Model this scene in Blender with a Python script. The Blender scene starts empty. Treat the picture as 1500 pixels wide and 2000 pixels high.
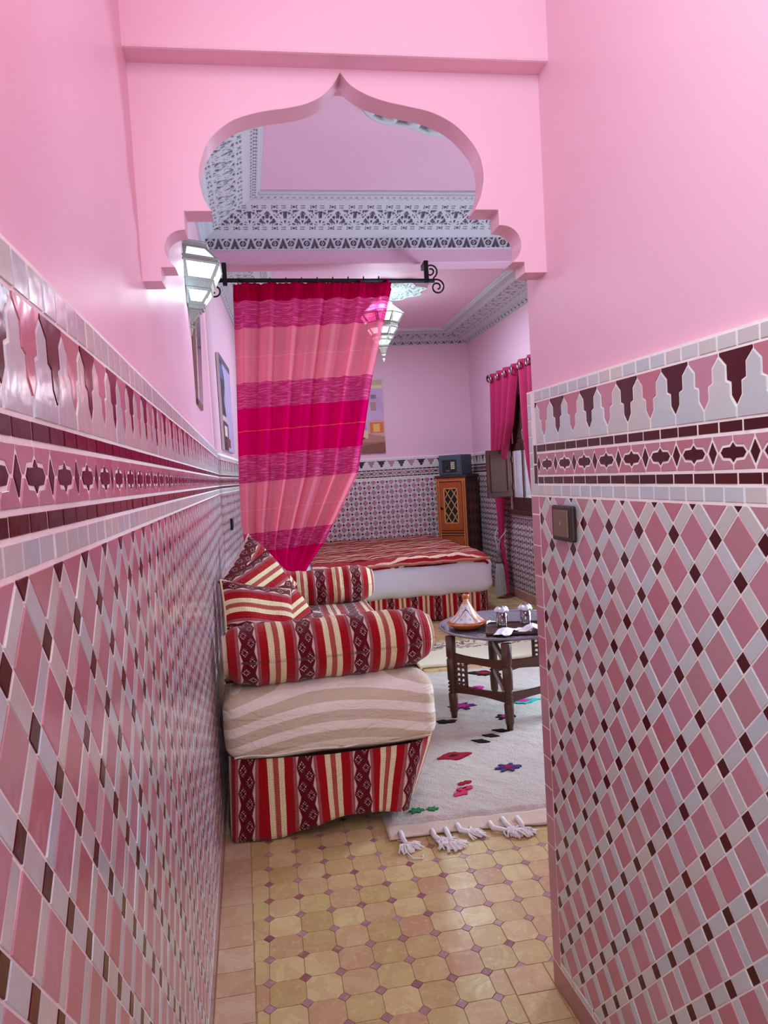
import bpy, bmesh, math, random
import numpy as np
from mathutils import Vector, Matrix
random.seed(5); np.random.seed(5)
SC = bpy.context.scene; COL = SC.collection
pi = math.pi
# ------------------------------------------------------------------ camera
cam = bpy.data.objects.new('camera', bpy.data.cameras.new('camera')); COL.objects.link(cam)
def unit(v): v = np.array(v, float); return v/np.linalg.norm(v)
F = 1400.0; EYE = 1.45
_y = unit([521-750, 940-1000, F])
_d = np.array([.0585, 1, 0.]); _d[2] = -(_d[0]*_y[0]+_d[1]*_y[1])/_y[2]; _d = unit(_d)
_x = np.cross(_y, -_d); _x = _x if _x[0] > 0 else -_x
RW = np.array([_x, _y, -_d])                      # world = RW @ (right, down, forward)
m = Matrix.Identity(4)
for r in range(3):
    m[r][0] = RW[r][0]; m[r][1] = -RW[r][1]; m[r][2] = -RW[r][2]
m[2][3] = EYE
cam.matrix_world = m
cam.data.sensor_fit = 'HORIZONTAL'; cam.data.sensor_width = 36; cam.data.lens = 36*F/1500
cam.data.clip_start = .02; SC.camera = cam
# ------------------------------------------------------------------ exposure, world, large lights
SC.view_settings.view_transform = 'Standard'; SC.view_settings.look = 'None'
SC.view_settings.gamma = 1; SC.view_settings.use_curve_mapping = False
SC.view_settings.exposure = 0.0
SC.cycles.use_denoising = True
SC.cycles.max_bounces = 8; SC.cycles.diffuse_bounces = 5; SC.cycles.glossy_bounces = 4
SC.cycles.transmission_bounces = 8; SC.cycles.transparent_max_bounces = 12
SC.cycles.sample_clamp_indirect = 6; SC.cycles.caustics_reflective = False; SC.cycles.caustics_refractive = False
W = bpy.data.worlds.new('daylight'); SC.world = W; W.use_nodes = True
W.node_tree.nodes['Background'].inputs[0].default_value = (.62, .78, 1, 1)
W.node_tree.nodes['Background'].inputs[1].default_value = 2.5
def area(name, loc, rot, sx, sy, power, col):
    l = bpy.data.lights.new(name, 'AREA'); l.shape = 'RECTANGLE'; l.size = sx; l.size_y = sy; l.energy = power; l.color = col
    o = bpy.data.objects.new(name, l); COL.objects.link(o); o.location = loc; o.rotation_euler = rot; return o
area('doorway_daylight', (.27, -2.0, 1.6), (-pi/2, 0, pi), .95, 2.3, 9, (1, .97, .95))
area('corridor_ceiling_fill', (.06, .25, 2.9), (0, -.40, 0), .45, 1.2, 8, (1, .95, .90))  # added fill light under the closed ceiling, brightens the corridor
area('corridor_wall_fill', (-.14, .05, 2.55), (0, -pi/2+.15, .12), .6, .6, 22, (.54, .95, 1))  # unseen fill light added to whiten the right wall, no fixture there
area('terrace_daylight', (3.2, 4.15, 1.5), (0, pi/2, 0), 1.8, 1.0, 140, (.58, .80, 1))
area('bedroom_window_daylight', (3.3, 7.3, 1.6), (0, pi/2, 0), 1.3, .9, 35, (.9, .92, 1))
area('bedroom_ceiling_fill', (1.27, 6.75, 3.145), (0, 0, 0), .5, .5, 62, (.68, .86, 1))  # fill light added under the star medallion to brighten the bedroom
area('alcove_ceiling_fill', (1.1, 2.45, 3.22), (0, 0, 0), .5, .5, 7, (.86, .90, 1))  # added fill for the alcove, kept out of view behind the arch
# ------------------------------------------------------------------ object helpers
def obj(name, verts, faces, mat, parent=None, uvs=None, smooth=False, label=None, mats=None, fmat=None):
    me = bpy.data.meshes.new(name); me.from_pydata([tuple(map(float, v)) for v in verts], [], faces)
    return fin(name, me, mat, parent, uvs, smooth, label, mats, fmat)
def fin(name, me, mat, parent=None, uvs=None, smooth=False, label=None, mats=None, fmat=None):
    for k in (mats or [mat]): me.materials.append(k)
    if fmat is not None: me.polygons.foreach_set('material_index', fmat)
    if smooth: me.polygons.foreach_set('use_smooth', [True]*len(me.polygons))
    if uvs is not None:
        uv = me.uv_layers.new(name='UVMap'); li = np.zeros(len(me.loops), int); me.loops.foreach_get('vertex_index', li)
        uv.data.foreach_set('uv', np.asarray(uvs, float)[li].ravel())
    me.update()
    o = bpy.data.objects.new(name, me); COL.objects.link(o)
    if parent is not None: o.parent = parent
    if label: o['label'] = label
    return o
def tag(o, label, cat, group=None):
    o['label'] = label; o['category'] = cat
    if group: o['group'] = group
    return o
def thing(name, label, cat, loc=(0, 0, 0), rz=0, group=None):
    o = bpy.data.objects.new(name, None); COL.objects.link(o); o.location = loc; o.rotation_euler = (0, 0, rz)
    o.empty_display_size = .05
    return tag(o, label, cat, group)
def struct(o): o['kind'] = 'structure'; return o
def stuff(o): o['kind'] = 'stuff'; return o
def dup(root, loc, rz=None, label=None):
    r = root.copy(); COL.objects.link(r); r.location = loc
    if rz is not None: r.rotation_euler = (0, 0, rz)
    if label: r['label'] = label
    for ch in list(root.children):
        c = ch.copy(); COL.objects.link(c); c.parent = r
        for g in ch.children:
            d = g.copy(); COL.objects.link(d); d.parent = c
    return r
class MB:                                          # collects simple shapes into one mesh
    def __init__(s): s.v = []; s.f = []
    def add(s, v, f):
        n = len(s.v); s.v += [tuple(map(float, p)) for p in v]; s.f += [tuple(i+n for i in q) for q in f]; return s
    def box(s, a, b, M=None):
        (x0, y0, z0), (x1, y1, z1) = a, b
        v = [(x0,y0,z0),(x1,y0,z0),(x1,y1,z0),(x0,y1,z0),(x0,y0,z1),(x1,y0,z1),(x1,y1,z1),(x0,y1,z1)]
        if M is not None: v = [M @ Vector(p) for p in v]
        return s.add(v, [(0,3,2,1),(4,5,6,7),(0,1,5,4),(1,2,6,5),(2,3,7,6),(3,0,4,7)])
    def prism(s, poly, h0, h1, M=None):
        n = len(poly); v = [(x, y, h0) for x, y in poly]+[(x, y, h1) for x, y in poly]
        if M is not None: v = [M @ Vector(p) for p in v]
        return s.add(v, [tuple(range(n))[::-1], tuple(range(n, 2*n))]+[(i, (i+1) % n, n+(i+1) % n, n+i) for i in range(n)])
    def tube(s, path, r, k=8, cap=True):
        P = [np.array(p, float) for p in path]; n = len(P); rr = r if hasattr(r, '__len__') else [r]*n; v = []; up = None
        for i, p in enumerate(P):
            t = unit(P[min(i+1, n-1)]-P[max(i-1, 0)])
            if up is None: up = np.array([0, 0, 1.]) if abs(t[2]) < .9 else np.array([1., 0, 0])
            a = unit(np.cross(up, t)); b = np.cross(t, a); up = b
            v += [p+rr[i]*(math.cos(2*pi*j/k)*a+math.sin(2*pi*j/k)*b) for j in range(k)]
        f = [(i*k+j, i*k+(j+1) % k, (i+1)*k+(j+1) % k, (i+1)*k+j) for i in range(n-1) for j in range(k)]
        if cap: f += [tuple(range(k))[::-1], tuple(range((n-1)*k, n*k))]
        return s.add(v, f)
    def lathe(s, prof, c=(0, 0, 0), k=24, cap=True):
        v = []; n = len(prof)
        for r, z in prof: v += [(c[0]+r*math.cos(2*pi*j/k), c[1]+r*math.sin(2*pi*j/k), c[2]+z) for j in range(k)]
        f = [(i*k+j, i*k+(j+1) % k, (i+1)*k+(j+1) % k, (i+1)*k+j) for i in range(n-1) for j in range(k)]
        if cap: f += [tuple(range(k))[::-1], tuple(range((n-1)*k, n*k))]
        return s.add(v, f)
    def build(s, name, mat, parent=None, smooth=False, label=None, bevel=0, uvs=None):
        o = obj(name, s.v, s.f, mat, parent, uvs, smooth, label)
        if bevel:
            b = o.modifiers.new('bevel', 'BEVEL'); b.width = bevel; b.segments = 2; b.limit_method = 'ANGLE'; b.angle_limit = .7
        return o
def grid(name, fn, nu, nv, mat, parent=None, uvf=None, closeu=False, smooth=True, label=None, solid=0):
    """fn(u,v) with numpy arrays u,v in 0..1 -> x,y,z arrays; uvf(u,v) -> two arrays in metres"""
    cu = nu if closeu else nu+1
    u = np.arange(cu)/nu; v = np.arange(nv+1)/nv; U, V = np.meshgrid(u, v)
    P = np.stack([np.broadcast_to(a, U.shape) for a in fn(U, V)], -1).reshape(-1, 3)
    i, j = np.meshgrid(np.arange(nu), np.arange(nv)); i = i.ravel(); j = j.ravel(); i2 = (i+1) % cu
    q = np.stack([j*cu+i, j*cu+i2, (j+1)*cu+i2, (j+1)*cu+i], -1)
    me = bpy.data.meshes.new(name)
    me.vertices.add(len(P)); me.vertices.foreach_set('co', P.ravel())
    me.loops.add(q.size); me.loops.foreach_set('vertex_index', q.ravel())
    me.polygons.add(len(q)); me.polygons.foreach_set('loop_start', np.arange(len(q))*4)
    me.update(calc_edges=True); me.validate()
    uvs = None
    if uvf is not None:
        a, b = uvf(U, V); uvs = np.stack([np.broadcast_to(a, U.shape), np.broadcast_to(b, U.shape)], -1).reshape(-1, 2)
    o = fin(name, me, mat, parent, uvs, smooth, label)
    if solid:
        s = o.modifiers.new('thickness', 'SOLIDIFY'); s.thickness = solid; s.offset = 0
    return o
def nz(x, y, z=0, s=1.0, seed=0):                  # cheap smooth pseudo noise, vectorised
    x = np.asarray(x)*s+seed*1.7; y = np.asarray(y)*s+seed*.9; z = np.asarray(z)*s
    return (np.sin(x*1.3+2.1*np.sin(y*.9+z))+np.sin(y*1.7+1.6*np.sin(x*1.1-z*1.3)+1.3)+np.sin((x+y)*.8+2*np.sin(z*1.2+x*.5)))/3
# ------------------------------------------------------------------ material helpers
class E:                                           # tiny expression builder over math nodes
    def __init__(s, nt, sock): s.nt = nt; s.s = sock
    def op(s, kind, *a):
        n = s.nt.nodes.new('ShaderNodeMath'); n.operation = kind
        for i, q in enumerate((s,)+a):
            if isinstance(q, E): s.nt.links.new(q.s, n.inputs[i])
            else: n.inputs[i].default_value = q
        return E(s.nt, n.outputs[0])
    def __add__(s, o): return s.op('ADD', o)
    def __sub__(s, o): return s.op('SUBTRACT', o)
    def __mul__(s, o): return s.op('MULTIPLY', o)
    def __truediv__(s, o): return s.op('DIVIDE', o)
    def frac(s): return s.op('FRACT')
    def abs(s): return s.op('ABSOLUTE')
    def floor(s): return s.op('FLOOR')
    def lt(s, o): return s.op('LESS_THAN', o)
    def gt(s, o): return s.op('GREATER_THAN', o)
    def sin(s): return s.op('SINE')
    def min(s, o): return s.op('MINIMUM', o)
    def max(s, o): return s.op('MAXIMUM', o)
    def pw(s, o): return s.op('POWER', o)
def c4(c): return (c[0], c[1], c[2], 1)
def lin(r, g, b):                                  # sRGB 0-255 -> linear
    f = lambda x: (x/255/12.92 if x/255 <= .04045 else ((x/255+.055)/1.055)**2.4)
    return (f(r), f(g), f(b))
class Mat:
    def __init__(s, name, col=(.8, .8, .8), rough=.5, metal=0, spec=.5):
        s.m = bpy.data.materials.new(name); s.m.use_nodes = True; s.nt = s.m.node_tree; s.b = s.nt.nodes['Principled BSDF']
        s.b.inputs['Base Color'].default_value = c4(col); s.b.inputs['Roughness'].default_value = rough
        s.b.inputs['Metallic'].default_value = metal; s.b.inputs['Specular IOR Level'].default_value = spec
    def n(s, t, **k):
        q = s.nt.nodes.new('ShaderNode'+t)
        for a, b in k.items(): setattr(q, a, b)
        return q
    def link(s, a, b): s.nt.links.new(a.s if isinstance(a, E) else a, b)
    def uv(s):
        q = s.n('SeparateXYZ'); s.link(s.n('UVMap').outputs[0], q.inputs[0]); return E(s.nt, q.outputs[0]), E(s.nt, q.outputs[1])
    def pos(s, gen='Object'):
        return s.n('TexCoord').outputs[gen]
    def xyz(s, gen='Object'):
        q = s.n('SeparateXYZ'); s.link(s.pos(gen), q.inputs[0]); return [E(s.nt, q.outputs[i]) for i in range(3)]
    def noise(s, scale, detail=3, vec=None, rough=.5, dist=0):
        q = s.n('TexNoise'); q.inputs['Scale'].default_value = scale; q.inputs['Detail'].default_value = detail
        q.inputs['Roughness'].default_value = rough; q.inputs['Distortion'].default_value = dist
        s.link(vec if vec is not None else s.pos(), q.inputs['Vector']); return E(s.nt, q.outputs['Fac'])
    def ramp(s, fac, stops, const=False):
        q = s.n('ValToRGB'); q.color_ramp.interpolation = 'CONSTANT' if const else 'LINEAR'
        el = q.color_ramp.elements
        while len(el) < len(stops): el.new(.5)
        for e, (p, c) in zip(el, stops): e.position = p; e.color = c4(c)
        s.link(fac, q.inputs[0]); return q.outputs[0]
    def mix(s, fac, a, b, mode='MIX'):
        q = s.n('Mix', data_type='RGBA', blend_type=mode)
        for v, i in ((fac, 0), (a, 6), (b, 7)):
            if isinstance(v, (E, bpy.types.NodeSocket)): s.link(v, q.inputs[i])
            else: q.inputs[i].default_value = v if i == 0 else c4(v)
        return q.outputs[2]
    def color(s, sock): s.link(sock, s.b.inputs['Base Color']); return s
    def rough(s, sock): s.link(sock, s.b.inputs['Roughness']); return s
    def bump(s, h, strength=.3, dist=.01):
        q = s.n('Bump'); q.inputs['Strength'].default_value = strength; q.inputs['Distance'].default_value = dist
        s.link(h, q.inputs['Height']); s.link(q.outputs[0], s.b.inputs['Normal']); return s
def plaster(name, col, rough=.38):
    k = Mat(name, col, rough); a = k.noise(1.6, 4); b = k.noise(14, 3)
    k.color(k.mix(a*.16, col, [c*.86 for c in col])); k.bump(a*.8+b*.35, .28, .012)
    k.rough(k.noise(5, 2)*.18+(rough-.09)); return k.m
PINK = plaster('pink_satin_plaster', (.85, .505, .605))
PINK_ROOM = plaster('pink_room_plaster', (.78, .49, .615), .5)
def glaze(name, stops, rough=.14, chips=True, spec=.5, bump=.22):
    k = Mat(name, stops[0], rough, 0, spec)
    r = (E(k.nt, k.n('ObjectInfo').outputs['Random'])*7.31+E(k.nt, k.n('NewGeometry').outputs['Random Per Island'])).frac()
    n = len(stops); c = k.ramp(r, [(i/(n-1) if n > 1 else 0, q) for i, q in enumerate(stops)])
    nn = k.noise(28, 3); c = k.mix(nn*.45, c, [.75*stops[0][i]+.05*(stops[0][1] > .1) for i in range(3)])
    if chips:
        v = k.n('TexVoronoi'); v.inputs['Scale'].default_value = 30; k.link(k.pos(), v.inputs['Vector'])
        c = k.mix(E(k.nt, v.outputs['Distance']).lt(.045), c, (.75, .66, .62))
    k.color(c); k.rough(k.noise(40, 2)*.16+(rough-.05)); k.bump(k.noise(16, 2)+k.noise(70, 2)*.2, bump, .006); return k.m
T_PINK = glaze('pink_glaze', [lin(198, 136, 150), lin(184, 118, 130), lin(194, 136, 154), lin(184, 136, 138), lin(190, 106, 120), lin(196, 144, 158)])
T_GREY = glaze('pearl_grey_glaze', [lin(204, 210, 208), lin(196, 206, 210), lin(212, 208, 196), lin(202, 198, 194), lin(190, 202, 208)])
T_DARK = glaze('burgundy_glaze', [lin(88, 12, 20), lin(70, 8, 16), lin(80, 16, 28)], .16, spec=.3)
T_BASE = glaze('skirting_glaze', [lin(176, 120, 118), lin(160, 112, 110), lin(182, 128, 126)])
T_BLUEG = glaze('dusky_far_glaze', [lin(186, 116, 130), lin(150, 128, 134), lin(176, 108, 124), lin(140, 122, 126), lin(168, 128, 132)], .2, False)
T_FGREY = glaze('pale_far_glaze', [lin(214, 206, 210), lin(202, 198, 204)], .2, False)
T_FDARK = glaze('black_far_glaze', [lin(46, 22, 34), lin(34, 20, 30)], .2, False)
k = Mat('grout', lin(250, 242, 236), .85); k.bump(k.noise(90, 3), .5, .003); GROUT = k.m
def terracotta(name, stops, rough=.3):
    k = Mat(name, stops[0], rough, 0, .45)
    r = (E(k.nt, k.n('ObjectInfo').outputs['Random'])*5.77+E(k.nt, k.n('NewGeometry').outputs['Random Per Island'])).frac()
    c = k.ramp(r, [(i/(len(stops)-1), q) for i, q in enumerate(stops)])
    gp = k.n('NewGeometry').outputs['Position']
    a = k.noise(13, 4, gp, .6, .6); b = k.noise(45, 3, gp)
    c = k.mix(a.gt(.5)*.25, c, lin(176, 126, 88)); c = k.mix((b-.55).max(0)*2.2, c, lin(226, 204, 160))
    k.color(c); k.rough(a*.3+(rough-.12)); k.bump(a+b*.3, .35, .006); return k.m
F_OCHRE = terracotta('ochre_terracotta', [lin(198, 178, 118), lin(186, 162, 104), lin(200, 168, 122), lin(212, 194, 136), lin(190, 150, 112), lin(200, 182, 122)])
F_MAUVE = terracotta('mauve_terracotta', [lin(168, 126, 132), lin(138, 72, 84), lin(176, 138, 142), lin(160, 116, 120)])
F_PALE = terracotta('pale_terracotta', [lin(206, 176, 142), lin(196, 164, 126), lin(214, 190, 158)])
k = Mat('floor_joint', lin(184, 150, 112), .8); k.bump(k.noise(60, 3), .4, .004); JOINT = k.m
def kilim(name, period=.232, off=0.0, swap=False, dim=1.0):
    k = Mat(name, (.3, .02, .02), .92, 0, .15); u, v = k.uv()
    if swap: u, v = v, u
    wob = (k.noise(9, 2, k.n('UVMap').outputs[0])-.5)*.006
    t = ((u+wob)/period+off).frac()
    D = lambda *c: [x*dim for x in lin(*c)]
    red = D(164, 8, 22); cream = D(238, 226, 176); rose = D(176, 84, 76); edge = D(160, 88, 92); mar = D(92, 10, 26)
    c = k.ramp(t, [(0, mar), (.30, edge), (.355, red), (.495, cream), (.595, rose), (.69, cream), (.79, red), (.94, edge)], True)
    s = t/.30                                     # 0..1 inside the woven zigzag band
    ph = (v/.082).frac(); tri = (ph-.5).abs()*2
    teeth = s.lt(tri*.16).max((s-1).abs().lt((tri-1).abs()*.16))
    d1 = ((s-.30).abs()/.24+(ph-.5).abs()/.26).lt(1); d2 = ((s-.70).abs()/.24+((v/.082+.5).frac()-.5).abs()/.26).lt(1)
    q1 = ((s*.070+v)/.0135).frac().lt(.60); q2 = ((s*.070-v+4)/.0135).frac().lt(.60)
    dots = d1.max(d2)*q1*q2
    inn = (((s-.30).abs()/.11+(ph-.5).abs()/.12).lt(1)).max((((s-.70).abs()/.11+((v/.082+.5).frac()-.5).abs()/.12).lt(1)))
    motif = teeth.max(dots*(inn-1).abs())*t.lt(.30)
    c = k.mix(motif, c, D(226, 196, 180)); c = k.mix(inn*t.lt(.30), c, D(46, 14, 26))
    sp = k.noise(260, 1, k.n('UVMap').outputs[0]); c = k.mix((sp-.35).max(0)*.8, c, [x*.55 for x in red])
    k.color(c); wv = ((v*700).sin()*.5+(u*520).sin()*.5); k.bump(wv*.25+k.noise(30, 2, k.n('UVMap').outputs[0])+k.noise(7, 3, k.n('UVMap').outputs[0], .5, 1.5)*3.5, .6, .006)
    k.b.inputs['Sheen Weight'].default_value = .15; return k.m
KILIM = kilim('striped_kilim_cloth'); KILIM2 = kilim('striped_kilim_cushion', off=.55)
KILIM3 = kilim('striped_kilim_cushion_b', off=.12); KILIM4 = kilim('striped_kilim_skirt', off=.77)
def fabric(name, col, rough=.9, bump=.2, scale=40):
    k = Mat(name, col, rough, 0, .2); a = k.noise(scale, 3); k.color(k.mix(a*.3, col, [x*.82 for x in col])); k.bump(a+k.noise(400, 1)*.3, bump, .004); return k.m
WHITE = fabric('white_cotton', lin(226, 236, 242), .85, .5, 7)
def wood(name, a, b, rough=.4, sc=(3, 3, 30), ax=None):
    k = Mat(name, a, rough); mp = k.n('Mapping'); mp.inputs['Scale'].default_value = sc; k.link(k.pos(), mp.inputs[0])
    n = k.noise(4, 5, mp.outputs[0], .6, 1.5); k.color(k.mix(n, a, b)); k.bump(n, .25, .003); return k.m
def plain(name, col, rough=.5, metal=0, bump=0, scale=60, spec=.5):
    k = Mat(name, col, rough, metal, spec)
    a = k.noise(scale, 3); k.color(k.mix(a*.35, col, [x*.78 for x in col]))
    if bump: k.bump(a, bump, .003)
    return k.m
def glow(name, col, strength):
    k = Mat(name, col, .4); k.b.inputs['Emission Color'].default_value = c4(col); k.b.inputs['Emission Strength'].default_value = strength; return k.m
IRON = plain('black_wrought_iron', (.012, .012, .014), .45, .6)
# ------------------------------------------------------------------ planes that carry tiles
def frame(org, ex, ey):
    ex = Vector(ex).normalized(); ey = Vector(ey).normalized(); ez = ex.cross(ey).normalized()
    M = Matrix.Identity(4)
    for r in range(3): M[r][0] = ex[r]; M[r][1] = ey[r]; M[r][2] = ez[r]; M[r][3] = org[r]
    return M
def clip(poly, x0, y0, x1, y1):
    for ax, lim, sg in ((0, x0, 1), (0, x1, -1), (1, y0, 1), (1, y1, -1)):
        out = []
        for i in range(len(poly)):
            a, b = poly[i-1], poly[i]; da = (a[ax]-lim)*sg; db = (b[ax]-lim)*sg
            if (da >= 0) != (db >= 0):
                t = da/(da-db); out.append((a[0]+t*(b[0]-a[0]), a[1]+t*(b[1]-a[1])))
            if db >= 0: out.append(b)
        poly = out
        if len(poly) < 3: return []
    return poly
def parea(p): return sum(p[i-1][0]*p[i][1]-p[i][0]*p[i-1][1] for i in range(len(p)))/2
def inset(p, g):
    q = [p[0]]
    for a in p[1:]:
        if abs(a[0]-q[-1][0])+abs(a[1]-q[-1][1]) > 1e-5: q.append(a)
    p = q; n = len(p)
    if n < 3: return []
    if parea(p) < 0: p = p[::-1]
    out = []
    for i in range(n):
        a, b, c = p[i-1], p[i], p[(i+1) % n]
        d1 = (b[0]-a[0], b[1]-a[1]); d2 = (c[0]-b[0], c[1]-b[1]); l1 = math.hypot(*d1) or 1e-9; l2 = math.hypot(*d2) or 1e-9
        n1 = (-d1[1]/l1, d1[0]/l1); n2 = (-d2[1]/l2, d2[0]/l2); k = 1+n1[0]*n2[0]+n1[1]*n2[1]; k = max(k, .25)
        out.append((b[0]+g*(n1[0]+n2[0])/k, b[1]+g*(n1[1]+n2[1])/k))
    return out
class Tiles:
    """tiles laid on a plane: the nearest of a kind become objects, the rest of it one joined part"""
    def __init__(s, parent, M, gap=.0017, th=.0011, cap=300):
        s.parent = parent; s.M = M; s.gap = gap; s.th = th; s.cap = cap; s.items = {}; s.cache = {}
    def add(s, kind, poly, mat, key=None):
        poly = inset(poly, s.gap*(1.35 if 'band_tile' in kind or 'border' in kind else 1))
        if len(poly) < 3 or parea(poly) < 1.2e-5: return
        s.items.setdefault(kind, []).append((poly, mat, key))
    def build(s, near, tilt=.006):
        MR = s.M.to_3x3()
        for kind, L in s.items.items():
            L2 = []
            for poly, mat, key in L:
                cx = sum(p[0] for p in poly)/len(poly); cy = sum(p[1] for p in poly)/len(poly)
                w = s.M @ Vector((cx, cy, 0)); d = near(w)
                L2.append((d if d is not None else 1e9, poly, mat, key, cx, cy))
            L2.sort(key=lambda a: a[0]); mb = {}
            for idx, (d, poly, mat, key, cx, cy) in enumerate(L2):
                th = s.th*random.uniform(.8, 1.2)
                if idx < s.cap and d < 1e8:
                    loc = [(x-cx, y-cy) for x, y in poly]
                    ck = (kind, mat.name)+tuple(round(c, 4) for p in loc for c in p)
                    me = s.cache.get(ck)
                    if me is None:
                        me = bpy.data.meshes.new(kind); n = len(loc); inn = inset(loc, .0005)
                        if len(inn) != n: inn = [(x*.97, y*.97) for x, y in loc]
                        t0 = s.th; v = [(x, y, -.002) for x, y in loc]+[(x, y, t0-.0004) for x, y in loc]+[(x, y, t0) for x, y in inn]
                        f = [(i+r*n, (i+1) % n+r*n, (i+1) % n+n+r*n, i+n+r*n) for r in (0, 1) for i in range(n)]+[tuple(range(2*n, 3*n))]
                        me.from_pydata(v, [], f); me.materials.append(mat); me.update(); s.cache[ck] = me
                    o = bpy.data.objects.new(kind, me); COL.objects.link(o); o.parent = s.parent
                    R = MR @ Matrix.Rotation(random.gauss(0, tilt), 3, 'X') @ Matrix.Rotation(random.gauss(0, tilt), 3, 'Y')
                    w = s.M @ Vector((cx, cy, random.uniform(-.0004, .0006)))
                    o.matrix_basis = Matrix.Translation(w) @ R.to_4x4()
                else:
                    q = mb.setdefault(mat.name, (MB(), mat)); n = len(poly); tx, ty = random.gauss(0, tilt), random.gauss(0, tilt)
                    v = [(x, y, 0) for x, y in poly]+[(x, y, th+(x-cx)*tx+(y-cy)*ty) for x, y in poly]
                    q[0].add([s.M @ Vector(p) for p in v], [tuple(range(n, 2*n))]+[(i, (i+1) % n, n+(i+1) % n, n+i) for i in range(n)])
            for q, mat in mb.values():
                stuff(q.build(kind+'s', mat, s.parent))
def lattice(T, s0, s1, z0, z1, cs, cz, mats, a=.117, b=.13, f=.315, kinds=('small_diamond_tile', 'strip_tile', 'diamond_tile'), hole=None):
    p = (a/2, b/2); q = (-a/2, b/2); ox = cs; oz = cz-f*b/2
    def P(O, i, j): return (O[0]+i*p[0]+j*q[0], O[1]+i*p[1]+j*q[1])
    n = int((s1-s0)/a+(z1-z0)/b)+4
    for i in range(-n, n+1):
        for j in range(-n, n+1):
            O = (ox+i*p[0]+j*q[0], oz+i*p[1]+j*q[1])
            if O[0] < s0-a or O[0] > s1+a or O[1] < z0-b or O[1] > z1+b: continue
            for kd, mt, c in ((0, 0, (0, 0, f, f)), (1, 1, (f, 0, 1, f)), (1, 1, (0, f, f, 1)), (2, 2, (f, f, 1, 1))):
                poly = clip([P(O, c[0], c[1]), P(O, c[2], c[1]), P(O, c[2], c[3]), P(O, c[0], c[3])], s0, z0, s1, z1)
                if not poly: continue
                cx = sum(v[0] for v in poly)/len(poly); cy = sum(v[1] for v in poly)/len(poly)
                if hole and hole(cx, cy): continue
                T.add(kinds[kd], poly, mats[mt])
def strip(T, kind, s0, s1, z0, z1, pitch, mat, ph=0):
    s = s0-ph
    while s < s1:
        e = s+pitch*random.uniform(.97, 1.03); a, b = max(s, s0), min(e, s1)
        if b-a > .006: T.add(kind, [(a, z0), (b, z0), (b, z1), (a, z1)], mat)
        s = e
def frieze(T, s0, s1, dz, mats, mp=.0805, sp=.1005, m0=0, st0=0, top=1.643):
    dk, gr, pk = mats; Z = lambda z: z+dz
    strip(T, 'grey_border_tile', s0, s1, Z(1.616), Z(top), .049, gr)
    prof = [(.5, 0), (.5, .17), (.34, .33), (.34, .52), (.21, .56), (.21, .78), (.0, .93)]
    z0, h = Z(1.506), .109
    n0 = int((s0-m0)/mp)-1; n1 = int((s1-m0)/mp)+2
    for i in range(n0, n1):
        c = m0+i*mp
        L = [(c-x*mp, z0+t*h) for x, t in prof]+[(c+x*mp, z0+t*h) for x, t in prof[-2::-1]]
        L = clip(L, s0, z0, s1, z0+h)
        if L: T.add('merlon_tile', L, gr)
        c2 = c+mp/2
        H = [(c2-(.5-x)*mp, z0+t*h) for x, t in prof[1:]]+[(c2-.5*mp, z0+h), (c2+.5*mp, z0+h)]+[(c2+(.5-x)*mp, z0+t*h) for x, t in prof[:1:-1]]
        H = clip(H, s0, z0, s1, z0+h)
        if H: T.add('hanging_tile', H, dk if i % 2 else pk)
    strip(T, 'burgundy_band_tile', s0, s1, Z(1.4835), Z(1.505), .0565, dk)
    strip(T, 'burgundy_band_tile', s0, s1, Z(1.4005), Z(1.422), .0565, dk, .02)
    zc = Z(1.4527); t = .0287; hh = sp/2
    for i in range(int((s0-st0)/sp)-1, int((s1-st0)/sp)+2):
        c = st0+i*sp
        A = [(c-.012, zc), (c, zc-.0215), (c+.012, zc), (c, zc+.0215)]
        S = [(-.032, 0), (-.024, .0095), (-.007, .0105), (0, .018), (.007, .0105), (.024, .0095), (.032, 0), (.024, -.0095), (.007, -.0105), (0, -.018), (-.007, -.0105), (-.024, -.0095)]
        for kd, P_, mt in (('lozenge_tile', A, dk), ('star_tile', [(c+hh+x, zc+y) for x, y in S], dk)):
            P_ = clip(P_, s0, zc-t, s1, zc+t)
            if P_: T.add(kd, P_, mt)
        for sx in (1, -1):
            for sz in (1, -1):
                Q_ = [(0, t), (hh, t), (hh, .019), (hh-.008, .0115), (hh-.025, .0105), (hh-.034, 0), (.014, 0), (0, .0235)]
                Q_ = clip([(c+(2*hh if sx < 0 else 0)+sx*x, zc+sz*y) for x, y in Q_], s0, zc-t, s1, zc+t)
                if Q_: T.add('star_surround_tile', Q_, pk)
    strip(T, 'grey_band_tile', s0, s1, Z(1.371), Z(1.3995), .05, gr, .01)
# ================================================================== SETTING
LX = lambda Y: -.1908-.0255*Y                      # tile face of the left wall
RX = lambda Y: .7707-.0366*Y                       # tile face of the right wall
ZC = 2.95; ZA = 3.26; ZB = 3.20                    # ceilings: corridor, alcove, bedroom
YA0, YA1 = 1.72, 1.79; YE = 1.85; YB0, YB1 = 5.0, 5.17; YF = 9.05; XW = 2.66
def prismY(name, poly, z0, z1, mat, parent=None, bevel=0):
    return MB().prism(poly, z0, z1).build(name, mat, parent, bevel=bevel)
o = .014
wl = struct(prismY('wall_left', [(LX(-2)-o-.25, -2), (LX(-2)-o, -2), (LX(5.02)-o, 5.02), (LX(5.02)-o-.25, 5.02)], 0, 3.3, PINK))
wr = struct(prismY('wall_right', [(RX(-2)+o, -2), (3.2, -2), (3.2, YE-.005), (RX(YE)+o, YE-.005)], 0, ZC, PINK))
L2 = lambda Y: -.335+.042*(Y-5.0)
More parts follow.
